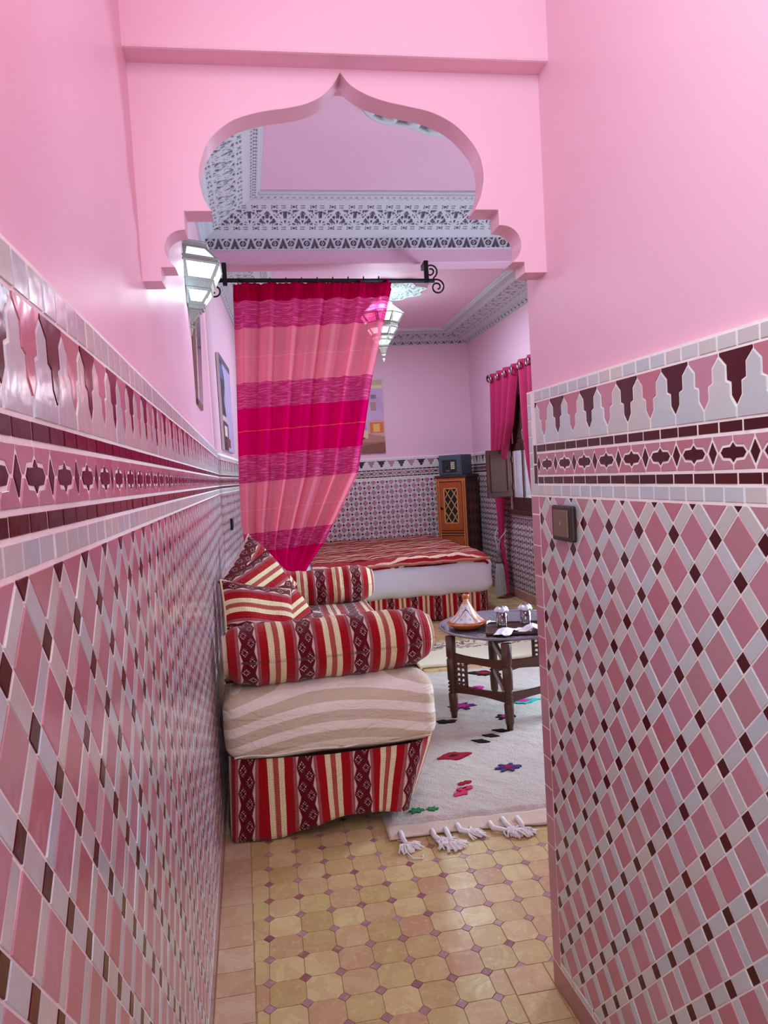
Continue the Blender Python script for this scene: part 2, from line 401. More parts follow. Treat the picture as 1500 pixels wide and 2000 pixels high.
wl2 = struct(prismY('wall_bedroom_left', [(L2(5)-.25-o, 5.0), (L2(5)-o, 5.0), (L2(9.2)-o, 9.2), (L2(9.2)-.25-o, 9.2)], 0, 3.4, PINK_ROOM))
wf = struct(MB().box((-.6, YF+o, 0), (3.2, YF+.3, 3.4)).build('wall_far', PINK_ROOM))
# window wall with a bedroom window opening and, further forward, a terrace door opening
WY0, WY1, WZ0, WZ1 = 6.88, 7.52, 1.06, 2.2
wb = MB()
X0, X1 = XW+o, XW+.34
for y0, y1, z0, z1 in ((YE, 3.6, 0, 3.4), (3.6, 4.7, 2.1, 3.4), (4.7, WY0, 0, 3.4), (WY0, WY1, 0, WZ0), (WY0, WY1, WZ1, 3.4), (WY1, YF+.3, 0, 3.4)):
    wb.box((X0, y0, z0), (X1, y1, z1))
ww = struct(wb.build('wall_window', PINK_ROOM))
# the front wall above the right corridor wall and the solid over the arch
over = MB().box((-.6, 1.66, 2.405), (3.2, YE-.005, 3.4)).build('trim_1', PINK, bevel=.006); struct(over)
struct(MB().box((-.6, -2, ZC), (3.2, 1.66, ZC+.1)).build('ceiling_corridor', PINK))
struct(MB().box((-.6, YE-.01, ZA), (3.2, YB0+.02, ZA+.15)).build('ceiling', PINK_ROOM))
struct(MB().box((-.6, YB1-.02, ZB), (3.2, YF+.3, ZB+.2)).build('ceiling_bedroom', PINK_ROOM))
struct(MB().box((-.5, YB0, 2.918), (3.0, YB1, 3.4)).build('trim_2', PINK_ROOM, bevel=.006))
# arch panel
def crom(P, n=5):
    out = []
    for i in range(len(P)-1):
        a = np.array(P[max(i-1, 0)]); b = np.array(P[i]); c = np.array(P[i+1]); d = np.array(P[min(i+2, len(P)-1)])
        for k_ in range(n):
            t = k_/n; out.append(tuple(.5*((2*b)+(-a+c)*t+(2*a-5*b+4*c-d)*t*t+(-a+3*b-3*c+d)*t**3)))
    return out+[tuple(P[-1])]
AL = [(.233, 2.398), (.217, 2.372), (.199, 2.352), (.177, 2.336), (.142, 2.321), (.101, 2.312), (.061, 2.306), (.021, 2.297), (-.02, 2.283), (-.054, 2.261), (-.082, 2.232), (-.097, 2.199), (-.106, 2.168), (-.106, 2.14), (-.1, 2.108), (-.084, 2.077)]
AL2 = [(-.146, 2.036), (-.170, 2.031), (-.188, 2.017), (-.195, 1.997), (-.191, 1.974), (-.174, 1.951)]
AR = [(.233, 2.398), (.252, 2.372), (.288, 2.350), (.335, 2.334), (.391, 2.323), (.447, 2.311), (.496, 2.288), (.531, 2.258), (.558, 2.221), (.569, 2.186), (.570, 2.152), (.560, 2.112), (.544, 2.081)]
AR2 = [(.604, 2.044), (.630, 2.040), (.651, 2.023), (.659, 1.998), (.652, 1.973), (.634, 1.954)]
outl = [(-.262, 1.920), (-.206, 1.920), (-.206, 1.951)]+crom(AL2)[::-1]+[(-.146, 2.077)]+crom(AL)[::-1]+crom(AR)[1:]+[(.604, 2.081)]+crom(AR2)+[(.665, 1.954), (.665, 1.928), (.730, 1.928), (.730, 2.42), (-.262, 2.42)]
Mx = Matrix(((1, 0, 0, 0), (0, 0, 1, YA0), (0, 1, 0, 0), (0, 0, 0, 1)))
a_ = MB().prism(outl, 0, YA1-YA0, Mx)
struct(a_.build('trim_3', PINK, bevel=.004))
# ---- tiled dados
def gpanel(parent, M, s0, s1, z0, z1, th=.02):
    return MB().box((s0, z0, -th), (s1, z1, 0), M).build('grout_bed', GROUT, parent)
MATS = (T_DARK, T_GREY, T_PINK)
def near_left(w): return w.y if .35 < w.y < 2.15 else None
def near_right(w): return abs(w.y-.95)+1 if .7 < w.y else None
# left corridor wall, s runs with +Y
ML = frame((LX(0), 0, 0), (-.0255, 1, 0), (0, 0, 1)); S1 = 5.0
gpanel(wl, ML, -.6, S1, 0, 1.672)
TL = Tiles(wl, ML)
frieze(TL, -.55, S1, .014, MATS, .085, .108, .669, .647, 1.655)
lattice(TL, -.55, S1, .095, 1.383, .694, 1.315, MATS)
strip(TL, 'base_band_tile', -.55, S1, .075, .093, .08, T_GREY)
strip(TL, 'base_tile', -.55, S1, .0, .073, .1, T_BASE)
TL.build(near_left)
# right corridor wall, s runs towards the camera from its far end
MR_ = frame((RX(YE), YE, 0), (.0366, -1, 0), (0, 0, 1)); S1 = 2.3
gpanel(wr, MR_, 0, S1, 0, 1.646)
TR = Tiles(wr, MR_)
frieze(TR, .05, S1, 0, MATS, .0805, .1005, .545, .764)
lattice(TR, .052, S1, .095, 1.369, .763, 1.180, MATS)
strip(TR, 'base_band_tile', .052, S1, .075, .093, .09, T_GREY)
strip(TR, 'base_tile', 0, S1, .0, .073, .11, T_BASE)
z = .075
while z < 1.365: TR.add('end_column_tile', [(0, z), (.050, z), (.050, min(z+.083, 1.369)), (0, min(z+.083, 1.369))], T_PINK); z += .083
z = 1.371
while z < 1.63: TR.add('end_column_tile', [(0, z), (.027 if z > 1.39 else .05, z), (.027 if z > 1.39 else .05, min(z+.0425, 1.643)), (0, min(z+.0425, 1.643))], T_GREY); z += .0425 if z > 1.39 else .0285
for z0_, z1_ in ((1.4005, 1.452), (1.453, 1.505)): TR.add('end_column_tile', [(.028, z0_), (.049, z0_), (.049, z1_), (.028, z1_)], T_DARK)
TR.build(near_right)
none = lambda w: None
FM = (T_FDARK, T_FGREY, T_BLUEG)
MF = frame((-.3, YF, 0), (1, 0, 0), (0, 0, 1)); gpanel(wf, MF, -.2, 3.0, 0, 1.655)
TF = Tiles(wf, MF, .0018, .003); frieze(TF, .2, 2.98, .01, (T_FDARK, T_FGREY, T_BLUEG), .13, .12); lattice(TF, .2, 2.98, .10, 1.379, .7, .9, FM, f=.32); TF.build(none)
MW = frame((XW, YF, 0), (0, -1, 0), (0, 0, 1)); gpanel(ww, MW, 0, 1.42, 0, 1.655); gpanel(ww, MW, 1.42, 4.7, 0, .985)
TW = Tiles(ww, MW, .0018, .003); frieze(TW, .02, 1.40, .01, (T_FDARK, T_FGREY, T_BLUEG), .13, .12); lattice(TW, .02, 1.42, .10, 1.379, .5, .9, FM, f=.32)
lattice(TW, 1.42, 4.7, .10, .90, .5, .9, FM, f=.32); strip(TW, 'sill_band_tile', 1.42, 4.7, .93, .98, .05, T_BASE); strip(TW, 'sill_line_tile', 1.42, 4.7, .905, .928, .08, T_FGREY)
strip(TW, 'base_tile', .02, 4.7, 0, .095, .06, T_BASE); TW.build(none)
M2 = frame((L2(5), 5, 0), (.042, 1, 0), (0, 0, 1)); gpanel(wl2, M2, 0, 4.1, 0, 1.672)
T2 = Tiles(wl2, M2, .0018, .003); frieze(T2, 0.02, 4.05, .014, MATS, .085, .108); lattice(T2, .02, 4.05, .10, 1.383, .5, .9, MATS); T2.build(none)
# ---- floor
fl = struct(MB().box((-.7, -2.2, -.2), (3.4, YF+.4, -.004)).build('floor', JOINT))
MFl = frame((0, 0, -.004), (1, 0, 0), (0, 1, 0))
TFl = Tiles(fl, MFl, .0009, .0035)
P_ = .1035; ox, oy = .223-2*P_, 1.939; h_ = .0185
def bx_left(Y): return -.052-.038*Y
for i in range(-2, 28):
    for j in range(-9, 70):
        cx, cy = ox+i*P_, oy+j*P_
        if cy > YF-.05 or cx > XW-.02: continue
        x0 = bx_left(cy)
        inthr = lambda x, y: x > .585 and y < 1.94
        D_ = [(cx-h_, cy), (cx, cy-h_), (cx+h_, cy), (cx, cy+h_)]
        kx, ky = cx+P_/2, cy+P_/2; a = P_/2; b = a-h_
        O_ = [(kx-b, ky-a), (kx+b, ky-a), (kx+a, ky-b), (kx+a, ky+b), (kx+b, ky+a), (kx-b, ky+a), (kx-a, ky+b), (kx-a, ky-b)]
        if not inthr(cx+.01, cy+.005):
            D_ = clip(D_, x0, -2, 9, 9)
            if D_: TFl.add('diamond_floor_tile', D_, F_MAUVE)
        lim = (x0, -2, 9, 9)
        if ky < 1.94 and kx > .5: lim = (x0, -2, .583, 9)
        if ky > YF-.1: continue
        O_ = clip(O_, *lim)
        if O_ and not (kx > 3.0): TFl.add('octagon_floor_tile', O_, F_OCHRE)
y = .6
while y < 5.0:
    x1 = bx_left(y+.05); d = random.uniform(.1, .118)
    TFl.add('border_floor_tile', [(LX(y)+.002, y), (bx_left(y), y), (bx_left(y+d), y+d), (LX(y+d)+.002, y+d)], F_PALE); y += d
y = 1.938
while y > .4:
    TFl.add('threshold_floor_tile', [(.586, y-.108), (.7, y-.108), (.7, y), (.586, y)], F_OCHRE)
    TFl.add('threshold_floor_tile', [(.702, y-.108), (.76, y-.108), (.76, y), (.702, y)], F_OCHRE); y -= .109
TFl.build(lambda w: math.hypot(w.x-.4, w.y-2.1) if w.y > 1.3 and w.y < 3.1 and w.x < 1.15 else None, .004)
# ---- stucco cornices: carved height field swept along the wall
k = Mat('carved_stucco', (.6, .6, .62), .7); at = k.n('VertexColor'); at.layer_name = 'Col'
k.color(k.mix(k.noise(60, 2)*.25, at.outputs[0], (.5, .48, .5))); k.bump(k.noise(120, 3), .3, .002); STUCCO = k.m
def band_big(u, v, P=.23):
    a = np.mod(u, P)/P; c1 = np.abs(np.sin(pi*a)); c2 = np.abs(np.cos(pi*a)); y = v*1.0
    ln = (np.abs(y-c1*.92-.02) < .055) | (np.abs(y-(1-c2*.92)) < .05) | (np.abs(y-c2*.92-.02) < .045) | (y < .05) | (y > .95)
    def fan(a0, y0, k, lo):
        dx = (np.mod(a-a0+.5, 1)-.5)*2.3; dy = y-y0; r = np.hypot(dx, dy); th = np.arctan2(dx, dy)
        return (np.cos(th*k) > lo) & (np.cos(r*21) > -.45)
    rec = np.where(y < c1*.92, fan(.5, -.05, 9, .0), fan(0, -.05, 9, .0)) | fan(.5, 1.05, 7, .45)
    dia = (np.abs(a-.5)/.055+np.abs(y-.62)/.16 < 1) | (np.abs(np.mod(a+.5, 1)-.5)/.055+np.abs(y-.62)/.16 < 1)
    return np.where(dia, 1, np.where(ln, 0, rec*1.0))
def band_guil(u, v, P=.107):
    a = (np.mod(u, P)-P/2)/P; y = v-.5; r = np.hypot(a*1.25, y)
    ring = (r > .25) & (r < .39); dia = (np.abs(a)*1.45+np.abs(y) < .17) & (np.abs(a)*1.45+np.abs(y) > .07); cr = (np.abs(a*1.45) < .025) & (r > .12)
    out = np.sin((np.abs(a)*5.5-y*1.6)*pi) > -.15
    rec = np.where(r <= .25, ~(dia | cr), np.where(ring, False, out))
    return np.where((v < .08) | (v > .92), 0, rec*1.0)
def band_dash(u, v, P=.125):
    a = np.mod(u, P)/P; d = (np.abs(a-.3)/.1+np.abs(v-.5)/.26 < 1) | (np.abs(np.abs(a-.3)-.13)/.06+np.abs(np.abs(v-.5)-.2)/.14 < 1)
    return (d | ((np.abs(a-.75) < .12) & (np.abs(np.abs(v-.5)-.22) < .07)))*1.0
def band_fine(u, v, P=.08):
    a = np.mod(u, P)/P; return ((np.sin(2*pi*a+3*np.sin(v*6))*np.cos(v*14+a*6)) > .25)*((v > .1) & (v < .9))*1.0
def cornice(name, prof, path, step=.0045, parent=None, depth=.008):
    """prof: list of (outward, z, kind) ; path: callable s->(x,y),(outx,outy); swept s in [0,len]"""
    pts = []
    for (o0, z0, kd), (o1, z1, _) in zip(prof, prof[1:]):
        l = math.hypot(o1-o0, z1-z0); n = max(2, int(l/step)) if kd else 2
        for i in range(n): pts.append((o0+(o1-o0)*i/n, z0+(z1-z0)*i/n, kd, i/n, (z1-z0)/l, -(o1-o0)/l))
    o1, z1, _ = prof[-1]; pts.append((o1, z1, None, 0, 0, -1))
    fn, s0, s1 = path; ns = int((s1-s0)/step); S = np.linspace(s0, s1, ns+1)
    base, dirv, outv, mit = fn
    A = np.zeros((len(pts), ns+1, 3)); C = np.zeros((len(pts), ns+1)); fs = {'big': band_big, 'guil': band_guil, 'dash': band_dash, 'fine': band_fine}
    for i, (oo, zz, kd, v, n_o, n_z) in enumerate(pts):
        # mitre: each end is shortened by mit * outward distance
        t = (S-s0)/(s1-s0); SS = (s0+mit[0]*oo)*(1-t)+(s1-mit[1]*oo)*t
        h = fs[kd](SS, np.full_like(SS, v)) if kd else np.zeros_like(SS)
        C[i] = h; q_o = oo-depth*h*n_o; q_z = zz-depth*h*n_z
        A[i, :, 0] = base[0]+dirv[0]*SS+outv[0]*q_o; A[i, :, 1] = base[1]+dirv[1]*SS+outv[1]*q_o; A[i, :, 2] = q_z
    nv = len(pts)-1; U = A.reshape(-1, 3)
    i, j = np.meshgrid(np.arange(ns), np.arange(nv)); i = i.ravel(); j = j.ravel(); cu = ns+1
    q = np.stack([j*cu+i, j*cu+i+1, (j+1)*cu+i+1, (j+1)*cu+i], -1)
    me = bpy.data.meshes.new(name); me.vertices.add(len(U)); me.vertices.foreach_set('co', U.ravel())
    me.loops.add(q.size); me.loops.foreach_set('vertex_index', q.ravel()); me.polygons.add(len(q)); me.polygons.foreach_set('loop_start', np.arange(len(q))*4)
    me.update(calc_edges=True)
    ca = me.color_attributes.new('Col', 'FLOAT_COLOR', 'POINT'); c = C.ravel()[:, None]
    rgb = (1-c)*np.array([[.56, .57, .60]])+c*np.array([[.06, .055, .075]])  # dark recesses: grey pigment plus the carving's shade painted into the colour
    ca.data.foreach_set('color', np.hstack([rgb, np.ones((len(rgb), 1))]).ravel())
    return struct(fin(name, me, STUCCO, parent))
CP = [(.0, 3.01, None), (.025, 3.01, 'guil'), (.035, 3.085, None), (.075, 3.100, None), (.085, 3.112, 'dash'), (.125, 3.132, 'big'), (.255, 3.19, 'dash'), (.295, 3.208, None), (.33, 3.222, 'fine'), (.385, 3.228, None), (.385, 3.242, None), (.40, 3.242, None), (.40, 3.262, None)]
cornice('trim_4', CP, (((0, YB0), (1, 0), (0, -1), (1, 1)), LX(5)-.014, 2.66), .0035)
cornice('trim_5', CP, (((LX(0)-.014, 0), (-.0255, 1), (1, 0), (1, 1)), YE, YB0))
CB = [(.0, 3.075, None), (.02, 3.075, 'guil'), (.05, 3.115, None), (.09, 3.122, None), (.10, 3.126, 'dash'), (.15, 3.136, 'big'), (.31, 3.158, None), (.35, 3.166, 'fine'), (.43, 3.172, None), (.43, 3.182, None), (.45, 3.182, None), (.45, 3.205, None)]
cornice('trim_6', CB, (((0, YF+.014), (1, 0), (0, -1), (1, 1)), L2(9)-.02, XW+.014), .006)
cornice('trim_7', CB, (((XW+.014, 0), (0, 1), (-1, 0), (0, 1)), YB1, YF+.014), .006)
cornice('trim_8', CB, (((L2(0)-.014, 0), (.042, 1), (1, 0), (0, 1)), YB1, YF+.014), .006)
# ceiling medallions (a lobed carved disc over the alcove, a star over the bedroom lantern)
def medallion(name, c, R, lobes, star, zt):
    pr = []
    n = 240
    def fn(u, v):
        th = 2*pi*u; rr = R*(.9+.1*np.abs(np.cos(th*lobes/2))) if not star else R*(.80+.2*(1-np.abs(np.mod(th*lobes/2/pi, 1)*2-1)))
        r = rr*v; rec = ((np.sin(th*lobes*3+v*9)*np.cos(v*34) > .2) | (np.sin(th*lobes*3-v*9)*np.cos(v*34+1.5) > .35))*(v > .12)*(v < .95)
        z = zt-.03*(v < .985)-.012*((v > .9) & (v < .985))+.012*rec
        fn.rec = rec
        return c[0]+r*np.cos(th), c[1]+r*np.sin(th), z
    o_ = grid(name, fn, n, 60, STUCCO, smooth=False, closeu=False)
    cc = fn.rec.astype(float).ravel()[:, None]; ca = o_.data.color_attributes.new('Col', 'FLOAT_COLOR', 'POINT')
    rgb = (1-cc)*np.array([[.58, .61, .63]])+cc*np.array([[.07, .07, .09]]); ca.data.foreach_set('color', np.hstack([rgb, np.ones((len(rgb), 1))]).ravel())  # recess tone also includes painted-in shade of the hollows
    return struct(o_)
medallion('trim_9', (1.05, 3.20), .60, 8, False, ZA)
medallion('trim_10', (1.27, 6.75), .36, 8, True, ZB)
# ================================================================== THINGS
# ---- window in the bedroom (frame, panes, open shutters)
WOOD_D = wood('dark_red_brown_wood', lin(76, 30, 22), lin(54, 20, 17), .65)
def thin_glass(name, tint, f=.12):
    k = Mat(name); t_ = k.n('BsdfTransparent'); t_.inputs[0].default_value = c4(tint); g_ = k.n('BsdfGlossy'); g_.inputs['Roughness'].default_value = .03
    l_ = k.n('LayerWeight'); l_.inputs[0].default_value = f*2; x_ = k.n('MixShader'); k.link((E(k.nt, l_.outputs['Fresnel'])+f*.3).min(.9), x_.inputs[0]); k.link(t_.outputs[0], x_.inputs[1]); k.link(g_.outputs[0], x_.inputs[2])
    k.link(x_.outputs[0], k.nt.nodes['Material Output'].inputs[0]); return k.m
GLASS = thin_glass('window_glass', (.93, .96, .97))
wn = bpy.data.objects.new('window_1', None); COL.objects.link(wn); struct(wn)
xf = X0-.015
f_ = MB()
for y0, y1, z0, z1 in ((WY0, WY0+.035, WZ0, WZ1), (WY1-.035, WY1, WZ0, WZ1), (WY0, WY1, WZ0-.08, WZ0+.06), (WY0, WY1, WZ1-.06, WZ1), (WY0+.30, WY0+.325, WZ0, WZ1), (WY0, WY1, 1.62, 1.70)):
    f_.box((xf-.012, y0, z0), (xf+.010, y1, z1))
f_.build('window_frame', WOOD_D, wn, bevel=.004)
MB().box((xf-.06, WY0-.05, WZ0-.12), (xf+.03, WY1+.05, WZ0-.075)).build('window_sill', WOOD_D, wn, bevel=.004)
for y0, y1, z0, z1 in ((WY0+.06, WY0+.29, WZ0+.06, 1.62), (WY0+.335, WY1-.06, WZ0+.06, 1.62)):
    MB().box((xf-.002, y0, z0), (xf+.001, y1, z1)).build('pane', GLASS, wn)
k = Mat('white_voile', (.9, .9, .93)); a_1 = k.n('BsdfTranslucent'); a_1.inputs[0].default_value = (.92, .92, .96, 1); a_2 = k.n('BsdfTransparent'); a_3 = k.n('MixShader'); a_3.inputs[0].default_value = .6
k.link(a_1.outputs[0], a_3.inputs[1]); k.link(a_2.outputs[0], a_3.inputs[2]); k.link(a_3.outputs[0], k.nt.nodes['Material Output'].inputs[0]); CRIM = k.m
grid('net_curtain', lambda u, v: (xf+.03+.012*np.sin(u*70), WY0+.05+.56*u, 1.08+1.0*v), 90, 8, CRIM, wn, smooth=True)
for y0, y1 in ((WY0+.06, WY0+.29), (WY0+.335, WY1-.06)): # upper closed leaves
    b = MB().box((xf-.005, y0, 1.70), (xf+.02, y1, WZ1-.06)); b.box((xf-.012, y0+.04, 1.75), (xf-.004, y1-.04, 1.93)).box((xf-.012, y0+.04, 1.97), (xf-.004, y1-.04, 2.1)); b.build('upper_panel', WOOD_D, wn, bevel=.003)
sh = thing('window_shutter', 'small dark brown panelled wooden shutter swung open in front of the pink curtain', 'shutter', (xf-.025, WY1-.02, 1.13), .10)
MB().box((-.29, -.012, 0), (0, .012, .51)).build('shutter_board', WOOD_D, sh, bevel=.003)
b = MB()
for x0, x1, z0, z1 in ((-.25, -.04, .055, .07), (-.25, -.04, .44, .455), (-.25, -.235, .055, .455), (-.055, -.04, .055, .455)): b.box((x0, -.02, z0), (x1, -.01, z1))
b.build('panel_moulding', WOOD_D, sh, bevel=.003)
for z in (.1, .4): MB().tube([(.004, -.014, z-.03), (.004, -.014, z+.03)], .007).build('hinge', IRON, sh)
tag(MB().tube([(xf-.05, 7.03, 1.72), (xf-.06, 7.03, 1.80), (xf-.045, 7.03, 1.86), (xf-.03, 7.03, 1.80)], .006).build('window_hook', plain('steel', (.6, .6, .62), .25, 1)), 'bent metal hook on the window leaf above the pane', 'hook')
# ---- window curtains
def curtmat(name, col, dark):
    k = Mat(name, col, .75, 0, .25); k.color(k.mix(k.noise(5, 3), col, dark)); k.bump(k.noise(300, 2), .2, .002)
    k.b.inputs['Sheen Weight'].default_value = .3; return k.m
HOT = curtmat('magenta_satin', lin(176, 12, 84), lin(150, 6, 68))
def wcurtain(label, y_far, y_near, zt, prof, folds, tilt):
    t = thing('window_curtain', label, 'curtain', (2.58, (y_far+y_near)/2, zt), group='magenta window curtains')
    c0 = (y_far+y_near)/2
    def fn(u, v):
        z = -v*(zt-prof[-1][0]); a = np.interp(-z, [zt-p[0] for p in prof], [p[1] for p in prof]); b = np.interp(-z, [zt-p[0] for p in prof], [p[2] for p in prof])
        y = a+(b-a)*u-c0; w = np.abs(b-a)/abs(y_near-y_far)
        x = (.045+.02*np.sin(v*5))*np.sin(u*folds*2*pi+.4)*(.35+.65*w)+.008*nz(u*9, v*6, 0, 1, 3)-.03*(1-w)
        return x, y+.012*nz(u*4, v*8), z
    grid('cloth', fn, 150, 70, HOT, t, solid=.004)
    for i in range(folds*2):
        u = (i+.5)/(folds*2); y = y_far+(y_near-y_far)*u-c0
        k_ = MB(); path = [(.0+(-.05 if i % 2 else .045), y+.034*math.cos(a), -.06+.034*math.sin(a)) for a in np.linspace(0, 2*pi, 17)]
        k_.tube(path, .008, 6, False).build('grommet', plain('antique_nickel', (.42, .36, .33), .3, .9), t, True)
    return t
wcurtain('magenta curtain left of the window, tied back behind the open shutter', 7.93, 7.02, 2.50, [(2.5, 7.93, 7.02), (1.9, 7.92, 7.22), (1.5, 7.90, 7.50), (1.12, 7.86, 7.56), (.8, 7.80, 7.62), (.62, 7.78, 7.66), (.4, 7.80, 7.60), (.03, 7.84, 7.56)], 4, 0)
wcurtain('narrow magenta curtain at the near side of the window, beside the tiled wall end', 7.02, 6.3, 2.51, [(2.51, 7.02, 6.3), (2.1, 6.98, 6.3), (1.7, 6.9, 6.3), (1.2, 6.78, 6.3), (.8, 6.7, 6.4), (.1, 6.7, 6.4)], 3, 0)
t = thing('curtain_pole', 'thin dark curtain pole with a scroll end above the magenta curtains', 'curtain rod', (2.59, 8.0, 2.44))
MB().tube([(0, 0, 0), (0, -1.85, 0)], .011).build('pole', IRON, t, True)
MB().tube([(0, .0, 0), (0, .05, .02), (0, .06, .06), (0, .02, .075), (0, .01, .045)], .008, 6).build('scroll_end', IRON, t, True)
MB().tube([(.06, -.1, .05), (0, -.1, .05), (0, -.1, 0)], .008, 6).build('bracket', IRON, t, True)
TAS = fabric('silver_tassel_thread', lin(176, 170, 168), .8, .5, 60)
t = thing('curtain_tassel', 'large silver grey tassel on a cord round the tied back magenta curtain', 'tassel', (2.49, 7.62, .40))
MB().tube([(.02, .07, .38), (-.03, .03, .30), (-.02, 0, .17), (0, 0, .04)], .007, 6).build('cord', TAS, t, True)
MB().tube([(.06, -.10, .36), (-.0, -.06, .27), (.0, -.01, .17), (0, 0, .04)], .007, 6).build('cord', TAS, t, True)
MB().lathe([(.008, .17), (.018, .15), (.03, .11), (.018, .07), (.02, .05), (.035, .02), (.03, -.01)], k=16).build('tassel_head', plain('dull_bead', lin(120, 100, 96), .5), t, True)
grid('skirt', lambda u, v: ((.028+.04*v**.5+.004*np.sin(u*2*pi*16))*np.cos(2*pi*u), (.028+.04*v**.5+.004*np.sin(u*2*pi*16))*np.sin(2*pi*u), -.34*v-.01+.006*np.sin(u*2*pi*16)*v), 128, 12, TAS, t, closeu=True)
# ---- beam curtain and its iron rod
k = Mat('sheer_pink_band_cloth', (.8, .05, .2), .8, 0, .1); u_, v_ = k.uv()
vv = v_+(k.noise(3, 2, k.n('UVMap').outputs[0])-.5)*.004
S_ = lin(244, 138, 158); MG = lin(205, 52, 120); HM = lin(222, 0, 100); CR = lin(176, 0, 60)
B_ = [0, .115, .30, .655, .83, 1.145, 1.33, 1.67, 1.80, 1.92]; TT = 2.2
colr = k.ramp(vv/TT, [(0, CR), (B_[1]/TT, MG), (B_[2]/TT, S_), (B_[3]/TT, MG), (B_[4]/TT, HM), (B_[5]/TT, MG), (B_[6]/TT, S_), (B_[7]/TT, MG), (B_[8]/TT, HM)], True)
isM = None
for a_1, b_1 in ((1, 2), (3, 4), (5, 6), (7, 8)):
    q = vv.gt(B_[a_1])*vv.lt(B_[b_1]); isM = q if isM is None else isM.max(q)
mp = k.n('Mapping'); mp.inputs['Scale'].default_value = (10, 160, 1); k.link(k.n('UVMap').outputs[0], mp.inputs[0])
slub = k.noise(1, 3, mp.outputs[0], .6)
colr = k.mix(((slub-.5).max(0)*isM*5).min(.75), colr, lin(246, 140, 170))
for c_, w_ in ((.49, .004), (.985, .005), (1.52, .004)):
    colr = k.mix((vv-c_).abs().lt(w_/2)*.6, colr, lin(255, 120, 60) if c_ > .8 and c_ < 1 else lin(255, 190, 170))
tr = k.n('BsdfTransparent'); tl = k.n('BsdfTranslucent'); df = k.n('BsdfDiffuse'); k.link(colr, tl.inputs[0]); k.link(colr, df.inputs[0]); k.link(colr, tr.inputs[0])
m1 = k.n('MixShader'); m1.inputs[0].default_value = .45; k.link(df.outputs[0], m1.inputs[1]); k.link(tl.outputs[0], m1.inputs[2])
m2 = k.n('MixShader'); lw_ = k.n('LayerWeight'); lw_.inputs[0].default_value = .35
opq = (vv.lt(.115)*.5+(slub*.25)*isM)+.0; fac = (E(k.nt, lw_.outputs['Facing'])*-.45+.34-opq*.3).max(.02)
k.link(fac, m2.inputs[0]); k.link(m1.outputs[0], m2.inputs[1]); k.link(tr.outputs[0], m2.inputs[2])
k.link(m2.outputs[0], k.nt.nodes['Material Output'].inputs[0]); SHEER = k.m
zs = [2.775, 2.70, 2.60, 2.12, 1.48, 1.175, 1.0, .88, .78, .60]
xl = [-.134, -.14, -.142, -.158, -.185, -.19, -.175, -.10, .0, .02]
xr = [.945, .925, .90, .768, .632, .462, .355, .26, .20, .15]
def fn(u, v):
    z = 2.775-(2.775-.60)*v; zz = z+.035*u*(v > .02)
    a = np.interp(zz, zs[::-1], xl[::-1]); b = np.interp(zz, zs[::-1], xr[::-1])
    x = a+(b-a)*(u+.006*np.sin(u*60)); w = (b-a)/1.08
    y = 4.925+(.020*np.sin(u*2*pi*7+1.0*np.sin(v*3)+.6)+.012*np.sin(u*2*pi*12.3+v*2))*np.minimum(1, w*1.6+.12)+.01*nz(u*5, v*5, 0, 1, 2)
    y = y+.010*np.sin(u*2*pi*30)*(v < .05)
    return x, y, z+.03*u*np.minimum(1, v*6)
cur = tag(grid('sheer_curtain', fn, 300, 160, SHEER, uvf=lambda u, v: (u*1.3, v*2.175+.02*np.maximum(0, v-.75)*np.sin(u*9))), 'sheer pink and magenta banded curtain hanging from the black rod, gathered low at left', 'curtain')
rod = thing('curtain_rod', 'black wrought iron curtain rod with scroll ends under the pink beam', 'curtain rod', (.5, 4.905, 2.785))
MB().tube([(-.74, 0, .005), (.735, 0, -.018)], .014).build('pole', IRON, rod, True)
def spiral(cx, cz, r0, turns, a0, sg, n=30): return [(cx+r0*(1-.75*i/n)*math.cos(a0+sg*turns*2*pi*i/n), 0, cz+r0*(1-.75*i/n)*math.sin(a0+sg*turns*2*pi*i/n)) for i in range(n+1)]
for x, s_ in ((.745, 1), (-.745, -1)):
    MB().tube([(x-.02*s_, 0, -.01)]+spiral(x+.008*s_, -.062, .052, 1.5, pi/2, -s_), .006, 6).build('finial_scroll', IRON, rod, True)
    if s_ > 0: MB().tube([(x-.02, 0, -.01)]+spiral(x-.035, .048, .05, 1.5, -pi/2+.5, 1), .006, 6).build('finial_scroll', IRON, rod, True)
for x in (-.685, .68):
    MB().box((x-.015, -.012, -.03), (x+.015, .012, .118)).box((x-.012, .0, .08), (x+.012, .11, .118)).build('bracket', IRON, rod, bevel=.002)
for i in range(10): MB().tube([(-.6+i*.105, .014*math.cos(a), -.003+.02*math.sin(a)) for a in np.linspace(0, 2*pi, 13)], .0035, 5, False).build('curtain_ring', IRON, rod, True)
